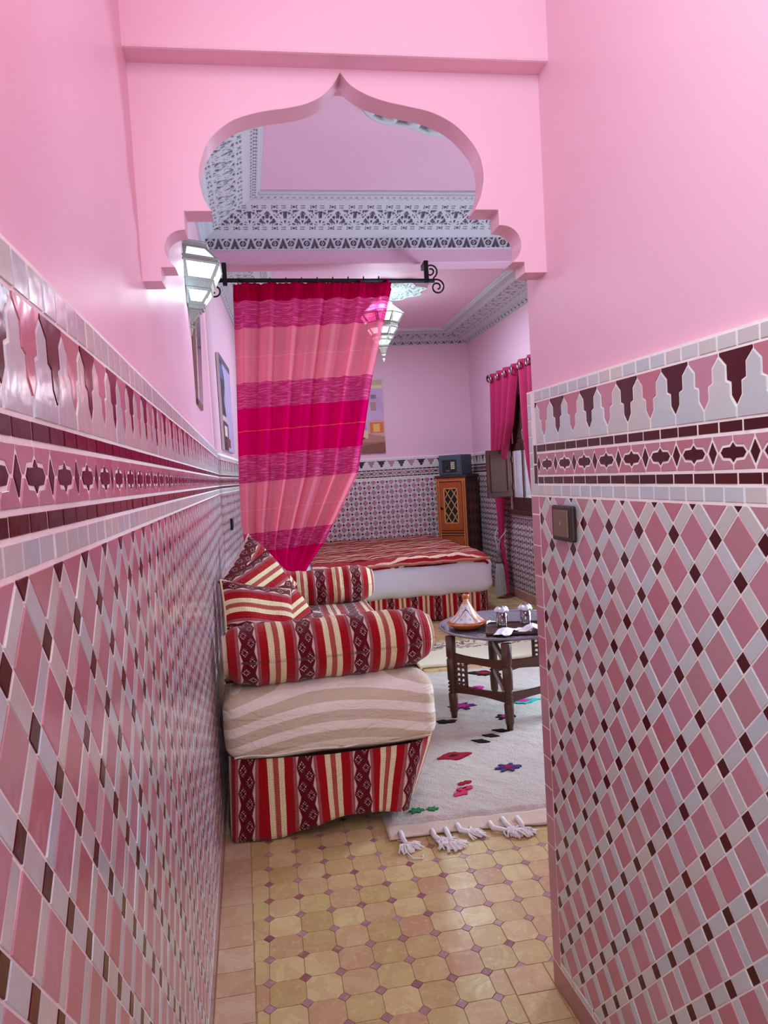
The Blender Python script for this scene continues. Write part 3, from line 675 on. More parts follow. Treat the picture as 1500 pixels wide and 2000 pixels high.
# ---- banquette
def rbox(name, a, b, r, mat, parent=None, puff=.0, uvk=None, amp=.004, seed=0, n=40, pw=8, label=None):
    """rounded box as a superellipsoid-like shell; uvk(P)->(u,v) in metres"""
    c = (np.array(a)+b)/2; h = (np.array(b)-a)/2; F_ = []
    def face(ax, sg):
        o1, o2 = [(1, 2), (2, 0), (0, 1)][ax]
        def g(u, v):
            U = u*2-1; V = v*2-1; P = np.zeros(u.shape+(3,)); P[..., ax] = sg
            P[..., o1] = U*sg; P[..., o2] = V
            Q = P*h; inner = np.clip(Q, -(h-r), h-r); d = Q-inner; l = np.linalg.norm(d, axis=-1, keepdims=True); l[l == 0] = 1
            Q = inner+d/l*r*(np.abs(d).max(-1, keepdims=True) > 1e-9)
            bul = (1-(Q/h)**2).clip(0, 1); 
            for k_ in range(3):
                o_1, o_2 = (k_+1) % 3, (k_+2) % 3
                Q[..., k_] *= 1+puff*bul[..., o_1]*bul[..., o_2]/max(h[k_], .1)*.5
            W_ = Q+c; w = amp*nz(W_[..., 0]*14+W_[..., 2]*5, W_[..., 1]*9+W_[..., 2]*11, W_[..., 2]*13, 1, seed)
            nrm = Q/h; nrm = nrm/np.linalg.norm(nrm, axis=-1, keepdims=True); return W_+nrm*w[..., None]
        return g
    V_, Fc, base = [], [], 0
    for ax in range(3):
        for sg in (1, -1):
            u, v = np.meshgrid(np.linspace(0, 1, n+1), np.linspace(0, 1, n+1)); 
            u = .5-.5*np.cos(pi*u)*(1) if False else u
            P = face(ax, sg)(u, v).reshape(-1, 3); V_.append(P)
            i, j = np.meshgrid(np.arange(n), np.arange(n)); i = i.ravel(); j = j.ravel(); w = n+1
            Fc.append(np.stack([j*w+i, j*w+i+1, (j+1)*w+i+1, (j+1)*w+i], -1)+base); base += len(P)
    V_ = np.concatenate(V_); Fc = np.concatenate(Fc)
    me = bpy.data.meshes.new(name); me.from_pydata(V_.tolist(), [], Fc.tolist())
    uvs = None
    if uvk is not None: a1, b1 = uvk(V_); uvs = np.stack([a1, b1], -1)
    o_ = fin(name, me, mat, parent, uvs, True, label)
    bm = bmesh.new(); bm.from_mesh(me); bmesh.ops.remove_doubles(bm, verts=bm.verts, dist=.0004); bm.to_mesh(me); bm.free()
    return o_
k = Mat('beige_striped_ticking', lin(196, 168, 146), .9, 0, .15); u, v = k.uv(); v = v+(k.noise(5, 2)-.5)*.012
t_ = (v/.078).frac(); fine = (v/.0055).frac().lt(.4); grp = ((v+.03)/.234).frac().lt(.10)
cc = k.ramp(t_, [(0, lin(214, 198, 172)), (.52, lin(246, 238, 222))], True); cc = k.mix(fine*grp, cc, lin(252, 244, 232))
mp = k.n('Mapping'); mp.inputs['Scale'].default_value = (6, 3, 16); mp.inputs['Rotation'].default_value = (0, .5, .2); k.link(k.pos(), mp.inputs[0])
k.color(k.mix(k.noise(3, 3)*.2, cc, lin(190, 164, 140))); k.bump(k.noise(1.6, 4, mp.outputs[0], .55, 1.2)*1.6+k.noise(200, 1)*.1, .5, .02); TICK = k.m
sofa = thing('banquette', 'long low banquette against the left tiled wall, beige striped mattress over a red kilim skirt', 'sofa', (.2, 3.9, 0))
SX, SY = .2, 3.9
def rel(a): return (a[0]-SX, a[1]-SY, a[2])
MB().box(rel((-.20, 2.98, .04)), rel((.52, 4.86, .31))).build('base_frame', wood('pine_base', lin(110, 70, 50), lin(90, 56, 40)), sofa)
for x in (-.18, .46):
    for y in (3.05, 4.75): MB().box(rel((x, y, 0)), rel((x+.05, y+.05, .05))).build('foot', WOOD_D, sofa)
pl_ = [(-.225, 3.4), (-.228, 2.96), (-.205, 2.905), (-.10, 2.885), (.1, 2.868), (.3, 2.865), (.50, 2.868), (.57, 2.885), (.630, 2.94), (.655, 3.05), (.660, 3.4), (.655, 4.88)]
cum = np.concatenate([[0], np.cumsum([math.hypot(b[0]-a[0], b[1]-a[1]) for a, b in zip(pl_, pl_[1:])])])
def fn(u, v):
    d = u*cum[-1]; x = np.interp(d, cum, [p[0] for p in pl_]); y = np.interp(d, cum, [p[1] for p in pl_])
    zb = np.interp(x, [-.23, -.02, .14, .3, .5, .6], [.004, .008, .066, .072, .066, .06]); zt = np.interp(x, [-.23, .2, .55, .63], [.335, .325, .33, .345]); w = v
    z = zt+(zb-zt)*w; fl_ = w*(.010*np.sin(d*17)+.007*np.sin(d*31+1)); x2 = x+fl_*.6+w*.02*np.sign(x-.2)*(np.abs(x-.2) > .3); y2 = y-fl_-.012*w*(y < 3)+.01*(w < .1)
    taper = .13*w*np.clip((x-.34)/.30, 0, 1); return x2-taper-SX, y2-SY, z
grid('skirt', fn, 260, 16, KILIM4, sofa, lambda u, v: (u*cum[-1], v*.3), solid=.005)
rbox('mattress', rel((-.238, 2.875, .318)), rel((.640, 4.90, .600)), .075, TICK, sofa, .05, lambda V: (V[:, 0], V[:, 2]+.42*(V[:, 0])**2-.02*V[:, 0]), .004, 1)
k_ = MB().tube([rel((-.2+.8*i/30, 2.872+.004*math.sin(i), .355+.004*math.sin(i*.7)+.0*i)) for i in range(31)], .004, 6)
k_.build('seam_piping', TICK, sofa, True)
sc_ = grid('seat_cover', lambda u, v: (-.235+.872*u-SX+0*v, 3.05+1.82*v-SY, .609+.006*nz(u*12, v*20)+.010*np.sin(pi*u)-.0*u-np.maximum(0, u-.955)*2.6*.5), 90, 120, KILIM, None, lambda u, v: (u*.9, v*1.82+.01*np.sin(u*40)), solid=.008)
sc_.location = (SX, SY, 0); tag(sc_, 'striped red and cream kilim cover spread over the seat between the two bolsters', 'seat cover')
def bolster(label, p0, p1, r, mat, off=0, seed=0, flat=1.0, name='bolster'):
    p0 = np.array(p0); p1 = np.array(p1); L_ = np.linalg.norm(p1-p0); ax = (p1-p0)/L_; up = np.array([0, 0, 1.]); sd = np.cross(ax, up); sd /= np.linalg.norm(sd); up = np.cross(sd, ax)
    c = (p0+p1)/2; c = np.array(c); t = thing(name, label, 'bolster', tuple(c), group=None)
    def fn(u, v):
        e = v*2-1; s_ = np.sign(e)*np.abs(e)**.8; pr = (1-np.abs(s_)**9)**.35; a = 2*pi*u
        rr = r*pr*(1+.05*nz(np.cos(a)*2+seed, np.sin(a)*2, s_*6)+.018*np.sin(s_*34))
        l = s_*L_/2; q = [c_*0 for c_ in (u, u, u)]
        sag = -.012*np.cos(s_*pi/2)
        return tuple(ax[i]*l+up[i]*(rr*np.sin(a)*flat+sag)+sd[i]*rr*np.cos(a)*1.04 for i in range(3))
    grid('cover', fn, 72, 130, mat, t, lambda u, v: ((np.sign(v*2-1)*np.abs(v*2-1)**.8)*L_/2+off, u*2*pi*r), closeu=True)
    for sg in (-1, 1):
        v = [tuple(ax*sg*L_*.488+up*r*.62*math.sin(a)*flat+sd*r*.62*math.cos(a)) for a in np.linspace(0, 2*pi, 25)]
        MB().tube(v, .006, 6, False).build('end_piping', mat, t, True)
    return t
bolster('fat red and cream kilim bolster across the near end of the banquette', (-.235, 3.02, .735), (.672, 3.10, .735), .132, KILIM, -.08, 0, .98)
bolster('kilim bolster across the far end of the banquette, below the curtain', (-.20, 4.73, .735), (.66, 4.73, .742), .122, KILIM, -.035, 2)
def pillow(label, c, n, spin, size, th, mat, off=0.0, seed=0):
    n = unit(n); up = unit(np.array([0, 0, 1.])-n*n[2]); sd = np.cross(up, n); cs, sn = math.cos(spin), math.sin(spin)
    e1 = cs*sd+sn*up; e2 = -sn*sd+cs*up
    t = thing('throw_cushion', label, 'cushion', tuple(c), group='kilim cushions on the banquette')
    def side(sg):
        def fn(u, v):
            a = u*2-1; b = v*2-1; pr = ((1-a**4).clip(0, 1)*(1-b**4).clip(0, 1))**.6
            k1 = 1-.10*(1-b**2)*0-.07*(1-np.abs(b)**2)*np.abs(a)**3; k2 = 1-.07*(1-a**2)*np.abs(b)**3
            x = a*size/2*k1; y = b*size/2*k2; z = sg*(th/2*pr+.006*nz(a*4, b*4, 0, 1, seed)*pr)
            return tuple(e1[i]*x+e2[i]*y+n[i]*z for i in range(3))
        return fn
    for sg, nm in ((1, 'front_panel'), (-1, 'back_panel')):
        grid(nm, side(sg), 40, 40, mat, t, lambda u, v: (v*size+off, u*size))
    rim = []
    for i in range(81):
        q = i/80*4; s_ = int(q) % 4; f = q-int(q) if i < 80 else 0
        a, b = [(-1+2*f, -1), (1, -1+2*f), (1-2*f, 1), (-1, 1-2*f)][s_]
        k1 = 1-.07*(1-b**2)*abs(a)**3; k2 = 1-.07*(1-a**2)*abs(b)**3; rim.append(tuple(e1[j]*a*size/2*k1+e2[j]*b*size/2*k2 for j in range(3)))
    MB().tube(rim, .005, 6, False).build('piping', mat, t, True); return t
pillow('nearest kilim cushion leaning on the left wall, with broad cream stripes', (-.075, 3.40, .795), (.52, -.70, .48), -.30, .38, .14, KILIM2, .02, 1)
pillow('middle kilim cushion on the banquette, its zigzag band facing out', (-.035, 3.76, .845), (.62, -.62, .48), .30, .42, .14, KILIM3, .05, 2)
pillow('farthest kilim cushion, its peak rising highest against the left wall', (-.065, 4.16, .88), (.70, -.52, .44), .55, .43, .14, KILIM, .10, 3)
# ---- bed
bed = thing('bed', 'wide bed in the back room, white mattress over a red striped kilim base', 'bed', (1.05, 7.85, 0))
BX, BY = 1.05, 7.85
def rb(a): return (a[0]-BX, a[1]-BY, a[2])
MB().box(rb((-.05, 6.82, 0)), rb((2.02, 9.0, .25))).build('base_frame', WOOD_D, bed)
pb = [(-.1, 6.74), (1.0, 6.735), (2.02, 6.735), (2.075, 6.79), (2.085, 7.1), (2.09, 9.0)]
cb = np.concatenate([[0], np.cumsum([math.hypot(b[0]-a[0], b[1]-a[1]) for a, b in zip(pb, pb[1:])])])
def fn(u, v):
    d = u*cb[-1]; x = np.interp(d, cb, [p[0] for p in pb]); y = np.interp(d, cb, [p[1] for p in pb]); return x-BX, y-.01*v*np.sin(d*15)-BY, .28-.27*v+0*u
grid('skirt', fn, 240, 8, KILIM, bed, lambda u, v: (u*cb[-1], v*.27), solid=.006)
rbox('mattress', rb((-.12, 6.68, .245)), rb((2.125, 8.98, .598)), .10, WHITE, bed, .05, None, .010, 4)
k = Mat('quilted_red_striped_cloth', (.4, .02, .03), .85, 0, .15); u, v = k.uv()
t_ = ((v+(k.noise(7, 2, k.n('UVMap').outputs[0])-.5)*.06)/.27).frac()
cc = k.ramp(t_, [(0, lin(150, 14, 30)), (.14, lin(232, 206, 180)), (.22, lin(166, 54, 60)), (.36, lin(110, 12, 30)), (.52, lin(230, 200, 176)), (.58, lin(150, 12, 28)), (.74, lin(200, 130, 120)), (.79, lin(100, 10, 28)), (.94, lin(232, 206, 180))], True)
k.color(k.mix((k.noise(60, 2, k.n('UVMap').outputs[0])-.5).max(0)*1.2, cc, lin(90, 12, 24))); k.bump(k.noise(14, 3, k.n('UVMap').outputs[0]), .5, .02); QUILT = k.m
q = thing('quilt', 'red and cream striped quilt spread over the white bed', 'blanket', (1.2, 7.8, .6))
def fn(u, v):
    x = .36+1.70*u; y = 6.66+2.36*v; hang = np.maximum(0, .03-v)*2.2
    z = .622+.012*np.abs(np.sin(u*pi*9))*np.abs(np.sin(v*pi*11))+.009*nz(u*16, v*22, 0, 1, 5)+.006*(v > .03)-hang-np.maximum(0, u-.985)*1.4
    return x-1.2+.01*nz(v*9, u*3), y-7.8+hang*.25, z-.6
grid('quilted_top', fn, 180, 220, QUILT, q, lambda u, v: (u*1.7, v*2.36+.03*np.sin(u*7)), solid=.02)
MB().tube([(.36-1.2+1.72*i/60, 6.655-7.8, .585-.6+.004*math.sin(i*.9)) for i in range(61)], .014, 8).build('hem', fabric('dusky_hem', lin(186, 120, 104)), q, True)
# ---- cabinet and safe in the far right corner
WOOD_O = wood('orange_carved_wood', lin(186, 92, 40), lin(140, 56, 26), .3); WOOD_L = wood('light_inlay', lin(216, 160, 104), lin(196, 140, 84), .4)
cb_ = thing('cabinet', 'tall narrow orange wood cabinet with lattice door set across the far corner', 'cabinet', (2.345, 8.735, 0), -.74); cb_.scale = (.98, .86, 1)
MB().box((-.205, -.18, 0), (.205, .20, 1.36)).build('body', wood('cabinet_side_wood', lin(112, 58, 30), lin(84, 40, 22), .4), cb_, bevel=.004)
MB().box((-.225, -.20, 1.36), (.225, .22, 1.392)).build('top_board', WOOD_D, cb_, bevel=.004)
ff = MB()
for x0, x1, z0, z1 in ((-.205, -.165, .02, 1.355), (.165, .205, .02, 1.355), (-.165, .165, 1.315, 1.355), (-.165, .165, .60, .635), (-.165, .165, .68, .70)): ff.box((x0, -.195, z0), (x1, -.178, z1))
ff.build('face_frame', WOOD_O, cb_, bevel=.003)
inl = MB()
for x0, x1, z0, z1 in ((-.170, -.163, .02, 1.32), (.163, .170, .02, 1.32), (-.2, .2, 1.325, 1.331), (-.165, .165, .655, .661), (-.165, .165, .47, .476), (.198, .204, .02, 1.35), (-.204, -.198, .02, 1.35)): inl.box((x0, -.199, z0), (x1, -.194, z1))
inl.build('inlay_lines', WOOD_L, cb_)
dr = MB()
for x0, x1, z0, z1 in ((-.155, -.095, .71, 1.305), (.095, .155, .71, 1.305), (-.095, .095, 1.23, 1.305), (-.095, .095, .71, .80)): dr.box((x0, -.205, z0), (x1, -.185, z1))
door = dr.build('lattice_door', WOOD_O, cb_, bevel=.003)
MB().box((-.1, -.186, .79), (.1, -.181, 1.24)).build('dark_back', plain('black_void', (.01, .008, .008), .8), door)
la = MB()
for sg in (1, -1):
    for i in range(-3, 5):
        a = clip([(-.095, .80+i*.145-.008), (.095, .80+i*.145+.29-.008), (.095, .80+i*.145+.29+.010), (-.095, .80+i*.145+.010)], -.095, .80, .095, 1.23)
        if a: la.prism([(x*sg, z) for x, z in a], -.006, .006, Matrix(((1, 0, 0, 0), (0, 0, 1, -.196), (0, 1, 0, 0), (0, 0, 0, 1))))
for x0, x1, z0, z1 in ((-.1, -.088, .795, 1.235), (.088, .1, .795, 1.235), (-.1, .1, 1.223, 1.235), (-.1, .1, .795, .807)): la.box((x0, -.210, z0), (x1, -.19, z1))
la.build('lattice', WOOD_L, door)
KN = plain('dark_bronze_knob', (.05, .03, .02), .35, .8)
MB().lathe([(.004, 0), (.016, .008), (.018, .016), (.008, .024)], k=12).build('knob', KN, door).matrix_basis = Matrix.Translation((-.13, -.205, .99)) @ Matrix.Rotation(pi/2, 4, 'X')
for z0, z1 in ((.49, .60), (.33, .465), (.17, .305), (.03, .15)):
    d_ = MB().box((-.158, -.203, z0), (.158, -.185, z1)).build('drawer', WOOD_O, cb_, bevel=.004)
    MB().prism([(-.02, -.03), (.02, -.03), (.024, -.01), (0, .032), (-.024, -.01)], 0, .008, Matrix(((1, 0, 0, 0), (0, 0, -1, -.203), (0, 1, 0, (z0+z1)/2), (0, 0, 0, 1)))).build('drop_pull', KN, d_)
ca = MB()
for i in range(9):
    for j in range(3):
        cx, cz = -.11+.11*j, .16+.13*i
        ca.prism([(cx-.035, cz), (cx, cz-.05), (cx+.035, cz), (cx, cz+.05)], 0, .006, Matrix(((0, 0, 1, .205), (1, 0, 0, .01), (0, 1, 0, 0), (0, 0, 0, 1))))
ca.build('side_carving', WOOD_D, cb_)
sb = MB()
for y0, y1, z0, z1 in ((-.18, -.145, .02, 1.35), (.17, .2, .02, 1.35), (-.145, .17, 1.27, 1.35), (-.145, .17, .02, .08)): sb.box((.205, y0, z0), (.213, y1, z1))
sb.build('side_frame', WOOD_D, cb_)
STEEL = plain('slate_grey_enamel', lin(74, 84, 100), .45, .2)
sf = thing('safe', 'dark grey steel safe with keypad on top of the orange cabinet', 'safe', (2.335, 8.715, 1.392), -.74); sf.scale = (.95, .95, 1)
MB().box((-.165, -.15, 0), (.165, .15, .25)).build('steel_body', STEEL, sf, bevel=.006)
MB().box((-.15, -.158, .015), (.15, -.149, .235)).build('door', STEEL, sf, bevel=.003)
pn = MB().box((-.11, -.166, .035), (.10, -.157, .19)).build('control_panel', plain('black_plastic', (.012, .012, .016), .35), sf, bevel=.006)
kp = MB()
for i in range(3):
    for j in range(4): kp.box((.022+i*.019, -.171, .075+j*.023), (.037+i*.019, -.165, .093+j*.023))
kp.build('keypad', plain('beige_keys', lin(206, 194, 176), .5), pn)
MB().lathe([(.018, 0), (.02, .012), (.012, .02)], k=14).build('knob', plain('dial', (.03, .03, .035), .3), pn).matrix_basis = Matrix.Translation((-.045, -.165, .115)) @ Matrix.Rotation(pi/2, 4, 'X')
MB().box((-.05, -.169, .05), (.0, -.165, .06)).build('key_slot', plain('brass_slot', lin(190, 160, 100), .3, 1), pn)
# ---- tray table
COP = plain('dull_pewter_tray', lin(134, 126, 134), .38, .55, .5, 50)
TBX, TBY, TBZ = 1.372, 4.10, .515
tb = thing('tray_table', 'round engraved pewter tray table on a dark turned wooden folding stand', 'table', (TBX, TBY, 0))
R_ = .415
grid('tray_top', lambda u, v: ((R_*v)*np.cos(2*pi*u), (R_*v)*np.sin(2*pi*u), TBZ-.012+.013*(v > .93)*np.minimum(1, (v-.93)/.04)+.0015*np.sin(v*60)*(v > .3)+.0015*np.sin(u*2*pi*48)*(v > .55)*(v < .9)), 200, 60, COP, tb, solid=.006)
MB().tube([((R_-.004)*math.cos(a), (R_-.004)*math.sin(a), TBZ-.002) for a in np.linspace(0, 2*pi, 65)], .006, 6, False).build('rolled_rim', COP, tb, True)
WTB = wood('dark_turned_wood', lin(92, 54, 34), lin(64, 36, 24), .35)
LEGS = {'A': (.985, 3.993), 'B': (1.221, 3.70), 'C': (1.336, 4.317), 'D': (1.60, 3.84), 'E': (1.70, 4.30)}
for nm, (x, y) in LEGS.items():
    x -= TBX; y -= TBY; s_ = .93; q = MB()
    q.lathe([(.017, .019), (.020, .05), (.024, .055), (.026, .10), (.028, .16), (.018, .17), (.028, .18), (.017, .19), (.029, .20), (.017, .212), (.028, .222), (.018, .232), (.028, .245), (.029, .36), (.020, .37), (.029, .38), (.030, TBZ-.02)], (x, y, 0), 10)
    q.build('leg', WTB, tb, True)
def rail(a, b, z, h=.035):
    a = np.array(LEGS[a])-(TBX, TBY); b = np.array(LEGS[b])-(TBX, TBY); d = unit(b-a); ex = Vector((d[0], d[1], 0)); M = frame((a[0], a[1], z), ex, (0, 0, 1)); L_ = np.linalg.norm(b-a)
    n = 14; top = [(i/n*L_, h/2+.012*abs(2*i/n-1)**2) for i in range(n+1)]; bot = [(i/n*L_, -h/2-.012*abs(2*i/n-1)**2) for i in range(n, -1, -1)]
    MB().prism(bot[::-1]+top[::-1], -.010, .010, M).build('rail', WTB, tb); return M, L_
for a, b in (('A', 'B'), ('B', 'D'), ('C', 'E'), ('B', 'C')):
    rail(a, b, .372); rail(a, b, .195)
for a, b, s_ in (('A', 'B', 1), ('D', 'B', 1), ('E', 'C', 1)):
    A_ = np.array(LEGS[a])-(TBX, TBY); B2 = np.array(LEGS[b])-(TBX, TBY); d = unit(B2-A_); M = frame((A_[0], A_[1], 0), (d[0], d[1], 0), (0, 0, 1)); g = MB()
    for i in range(3):
        x = .035+i*.030; g.tube([M @ Vector((x, z, 0)) for z in np.linspace(.205, .355, 22)], [.004+.005*abs(math.sin(j*.65)) for j in range(22)], 6)
    for z in (.235, .265, .295, .325): g.tube([M @ Vector((x, z, 0)) for x in np.linspace(.01, .10, 14)], [.004+.004*abs(math.sin(j*.75)) for j in range(14)], 6)
    g.tube([M @ Vector((.105, z, 0)) for z in (.2, .36)], .006, 6); g.build('spindle_lattice', WTB, tb, True)
# tagine
k = Mat('painted_glazed_clay', lin(226, 190, 160), .25); X_, Y_, Z_ = k.xyz()
ang = k.n('Math', operation='ARCTAN2'); k.link(Y_, ang.inputs[0]); k.link(X_, ang.inputs[1]); A_ = E(k.nt, ang.outputs[0])
pt = ((A_*2.5).sin()*.05+.07-Z_).abs().lt(.004); fl2 = ((A_*9).sin()*((Z_*160).sin())).gt(.55)*Z_.gt(.045)
sect = (A_*2.5+.6).sin().gt(-.3)*Z_.gt(.05)*Z_.lt(.15)
c_ = k.mix(k.noise(30, 2), lin(216, 150, 104), lin(228, 176, 130)); c_ = k.mix(sect, c_, lin(228, 226, 226)); c_ = k.mix(pt, c_, lin(96, 82, 110)); c_ = k.mix(fl2*.5, c_, lin(150, 130, 150))
k.color(c_); CLAY = k.m; ORG = plain('orange_glaze', lin(206, 112, 56), .2)
tg = thing('tagine', 'small painted clay tagine with conical lid on the pewter tray table', 'tagine', (1.118, 4.10, TBZ-.008))
MB().lathe([(.055, 0), (.075, .004), (.10, .02), (.118, .036), (.120, .042), (.112, .044), (.10, .036)], k=40).build('base_dish', ORG, tg, True)
MB().lathe([(.104, .042), (.100, .050), (.085, .062), (.066, .082), (.048, .108), (.032, .138), (.022, .155), (.017, .165), (.017, .180)], k=48).build('conical_lid', CLAY, tg, True)
MB().lathe([(.017, .178), (.020, .188), (.024, .198), (.022, .204), (.012, .206), (.011, .196)], k=24).build('lid_knob', ORG, tg, True)
# serving tray, glasses, napkins
st = thing('serving_tray', 'dark brown rectangular serving tray on the pewter table', 'tray', (1.44, 3.93, TBZ-.004), -.28)
MB().box((-.25, -.15, 0), (.25, .15, .006)).build('tray_base', plain('dark_lacquer', lin(70, 44, 38), .3), st, bevel=.004)
e_ = MB()
for a, b in (((-.25, -.15, 0), (-.24, .15, .016)), ((.24, -.15, 0), (.25, .15, .016)), ((-.25, -.15, 0), (.25, -.14, .016)), ((-.25, .14, 0), (.25, .15, .016))): e_.box(a, b)
e_.build('tray_lip', plain('dark_lacquer_lip', lin(92, 60, 50), .3), st, bevel=.003)
GL = thin_glass('clear_glass', (.90, .92, .94), .3)
PAP = fabric('white_paper', lin(238, 234, 240), .8, .3, 50)
def glass(label, x, y):
    t = thing('drinking_glass', label, 'glass', (x, y, TBZ+.003), group=None)
    MB().lathe([(.032, 0), (.034, .09), (.0315, .09), (.030, .006), (.0, .006)], k=28, cap=False).build('glass_body', GL, t, True)
    grid('paper_cover', lambda u, v: ((.014+.026*np.sin(v*pi*.95)**.6+.004*np.sin(u*2*pi*7))*np.cos(2*pi*u), (.014+.026*np.sin(v*pi*.95)**.6+.004*np.sin(u*2*pi*7))*np.sin(2*pi*u), .080+.036*v+.004*np.sin(u*2*pi*5+2)), 42, 10, PAP, t, closeu=True)
    return t
glass('clear glass with crumpled white paper cover, the one nearer the tagine', 1.31, 4.02); glass('clear glass with crumpled white paper cover, the one nearer the tiled wall end', 1.455, 4.02)
def napkin(name, label, x, y, rz, w, d, h, z, cat='napkin'):
    o_ = grid(name, lambda u, v: ((u-.5)*w, (v-.5)*d, h*(np.maximum(0, 1-np.abs(u*2-1)-np.abs(v-.5)*.9))+.004*nz(u*9, v*9, 0, 1, x*9)), 16, 16, PAP, None, smooth=False, solid=.003)
    o_.location = (x, y, z); o_.rotation_euler = (0, 0, rz); return tag(o_, label, cat)
napkin('folded_napkin', 'peaked white paper napkin at the near left corner of the brown tray', 1.275, 3.85, .9, .17, .09, .022, TBZ+.010)
napkin('folded_napkin', 'peaked white paper napkin in front of the glass near the tiled wall end', 1.43, 3.84, -.3, .17, .11, .038, TBZ+.010)
napkin('paper_packet', 'flat white paper packet between the tagine and the glasses', 1.245, 4.14, .5, .13, .05, .010, TBZ+.004, 'packet')
# ---- rugs
k = Mat('ivory_wool_pile', lin(206, 190, 176), .95, 0, .1); k.color(k.mix(k.noise(5, 3)*.5, lin(208, 194, 180), lin(186, 166, 150))); k.bump(k.noise(160, 3)+k.noise(30, 2)*.6, .9, .012); k.b.inputs['Sheen Weight'].default_value = .4; WOOL = k.m
FLAT = fabric('flat_woven_cotton', lin(206, 182, 162), .95, .6, 120)
rg = thing('ivory_rug', 'thick ivory wool rug with small coloured motifs and knotted fringe under the tray table', 'rug', (1.2, 3.9, 0))
GX, GY = 1.2, 3.9; rx0, rx1 = .385, 2.35
def edge(x): return 2.840-.045*(x-.385)                  # front edge of the pile
grid('pile', lambda u, v: (rx0+(rx1-rx0)*u-GX+.006*nz(v*30, u*3), edge(rx0+(rx1-rx0)*u)+(4.98-2.82)*v-GY, (.019+.0035*nz(u*50, v*60)+.0015*nz(u*170, v*160, 0, 1, 7))*np.minimum(1, np.minimum(np.minimum(u, 1-u)*60, np.minimum(v, 1-v)*60+.12))), 330, 340, WOOL, rg)
grid('woven_end', lambda u, v: (rx0+(rx1-rx0)*u-GX, edge(rx0+(rx1-rx0)*u)-.115*v*(1-.18*np.sin(u*9+.5))-GY, .007+.003*nz(u*60, v*4)), 160, 8, FLAT, rg, solid=.005)
YRN = fabric('white_yarn', lin(232, 224, 220), .9, .6, 90)
for n_, (x, y, a, w) in enumerate(((.435, 2.72, -1.35, .07), (.56, 2.70, -1.0, .05), (.615, 2.70, -1.6, .09), (.67, 2.72, -.5, .06), (.80, 2.70, -.5, .09), (.86, 2.72, -1.3, .09), (.92, 2.71, -1.7, .06), (1.15, 2.7, -1.4, .07), (1.4, 2.68, -1.5, .07))):
    fr = MB(); ex, ey = x+.6*w*math.cos(a), y+.6*w*math.sin(a)
    fr.tube([(x-GX, y+.05-GY, .012), (x-GX, y-GY, .016), (ex-GX, ey-GY, .012)], [.013, .011, .009], 6)
    for q in range(38):
        b = a+random.gauss(0, .75); l = random.uniform(.025, .065); ox_ = random.gauss(0, .011)
        fr.tube([(ex+ox_-GX, ey-GY, .012), (ex+ox_+l*.5*math.cos(b)-GX, ey+l*.5*math.sin(b)-GY, random.uniform(.01, .022)), (ex+ox_+l*math.cos(b+.3)-GX, ey+l*math.sin(b+.3)-GY, .005)], .0036, 5)
    fr.build('knotted_tassel', YRN, rg, True)
MB().tube([(.44-GX, 2.70-GY, .01), (.43-GX, 2.64-GY, .006), (.45-GX, 2.585-GY, .004), (.485-GX, 2.575-GY, .004), (.49-GX, 2.6-GY, .004)], .003, 5).build('loose_thread', YRN, rg, True)
def yarn(n, *c): return fabric('yarn_'+n, lin(*c), .95, .6, 120)
Y = {'black': yarn('black', 26, 18, 24), 'red': yarn('red', 150, 16, 40), 'magenta': yarn('magenta', 196, 40, 130), 'violet': yarn('violet', 92, 30, 92), 'teal': yarn('teal', 60, 170, 160), 'green': yarn('green', 50, 120, 70), 'navy': yarn('navy', 60, 60, 110), 'pink': yarn('pink', 200, 50, 90)}
def motif(label, x, y, r, cols, kind='flower', rot=0.0):
    for j, (cn, sc) in enumerate(cols):
        rr = random.Random(int(x*1000)+j); g = []
        n = 26
        for i in range(n):
            a = 2*pi*i/n; q = r*sc*((.62+.38*((i % 4) < 2)) if kind == 'flower' else (1 if kind == 'diamond' else .8))*rr.uniform(.85, 1.12)
            if kind == 'diamond': q = r*sc/(abs(math.cos(a))*.75+abs(math.sin(a))*1.1)*rr.uniform(.88, 1.1)
            if kind == 'bar': q = r*sc*(.35+.65*abs(math.cos(a)))*rr.uniform(.8, 1.15)
            g.append((x-GX+q*math.cos(a)*math.cos(rot)-q*.75*math.sin(a)*math.sin(rot), y-GY+q*math.cos(a)*math.sin(rot)+q*.75*math.sin(a)*math.cos(rot)))
        MB().prism(g, .012, .0245+.001*j).build('woven_motif', Y[cn], rg, label=label if j == 0 else None)
motif('black motif with red centre', 1.407, 4.79, .095, (('black', 1), ('red', .5)), 'diamond', -.5)
motif('violet and magenta motif', 1.078, 4.16, .085, (('violet', 1), ('magenta', .5)))
motif('magenta motif', 1.24, 4.47, .075, (('magenta', 1), ('violet', .5)), 'bar', .4)
motif('teal motif with magenta centre', 1.458, 4.13, .085, (('teal', 1), ('magenta', .5)), 'diamond')
motif('black and magenta motif', 1.262, 3.90, .065, (('black', 1), ('magenta', .5)), 'flower')
motif('black motif', .925, 3.93, .06, (('black', 1),), 'bar', -.2)
for i, x in enumerate((1.02, 1.095, 1.17)): motif('row of small black motifs', x, 3.585+.055*i, .038, (('black', 1),), 'diamond', -.5)
motif('red lozenge motif with black centre', .832, 3.437, .075, (('red', 1), ('black', .3)), 'diamond', .1)
motif('violet and navy motif', 1.045, 3.225, .062, (('navy', 1), ('violet', .7), ('red', .4)))
motif('pink stepped motif', .80, 3.12, .035, (('red', 1),), 'bar', .3); motif('pink stepped motif', .785, 3.065, .038, (('pink', 1), ('black', .3)), 'bar', .3); motif('pink stepped motif', .755, 3.02, .036, (('pink', 1),), 'bar', .2)
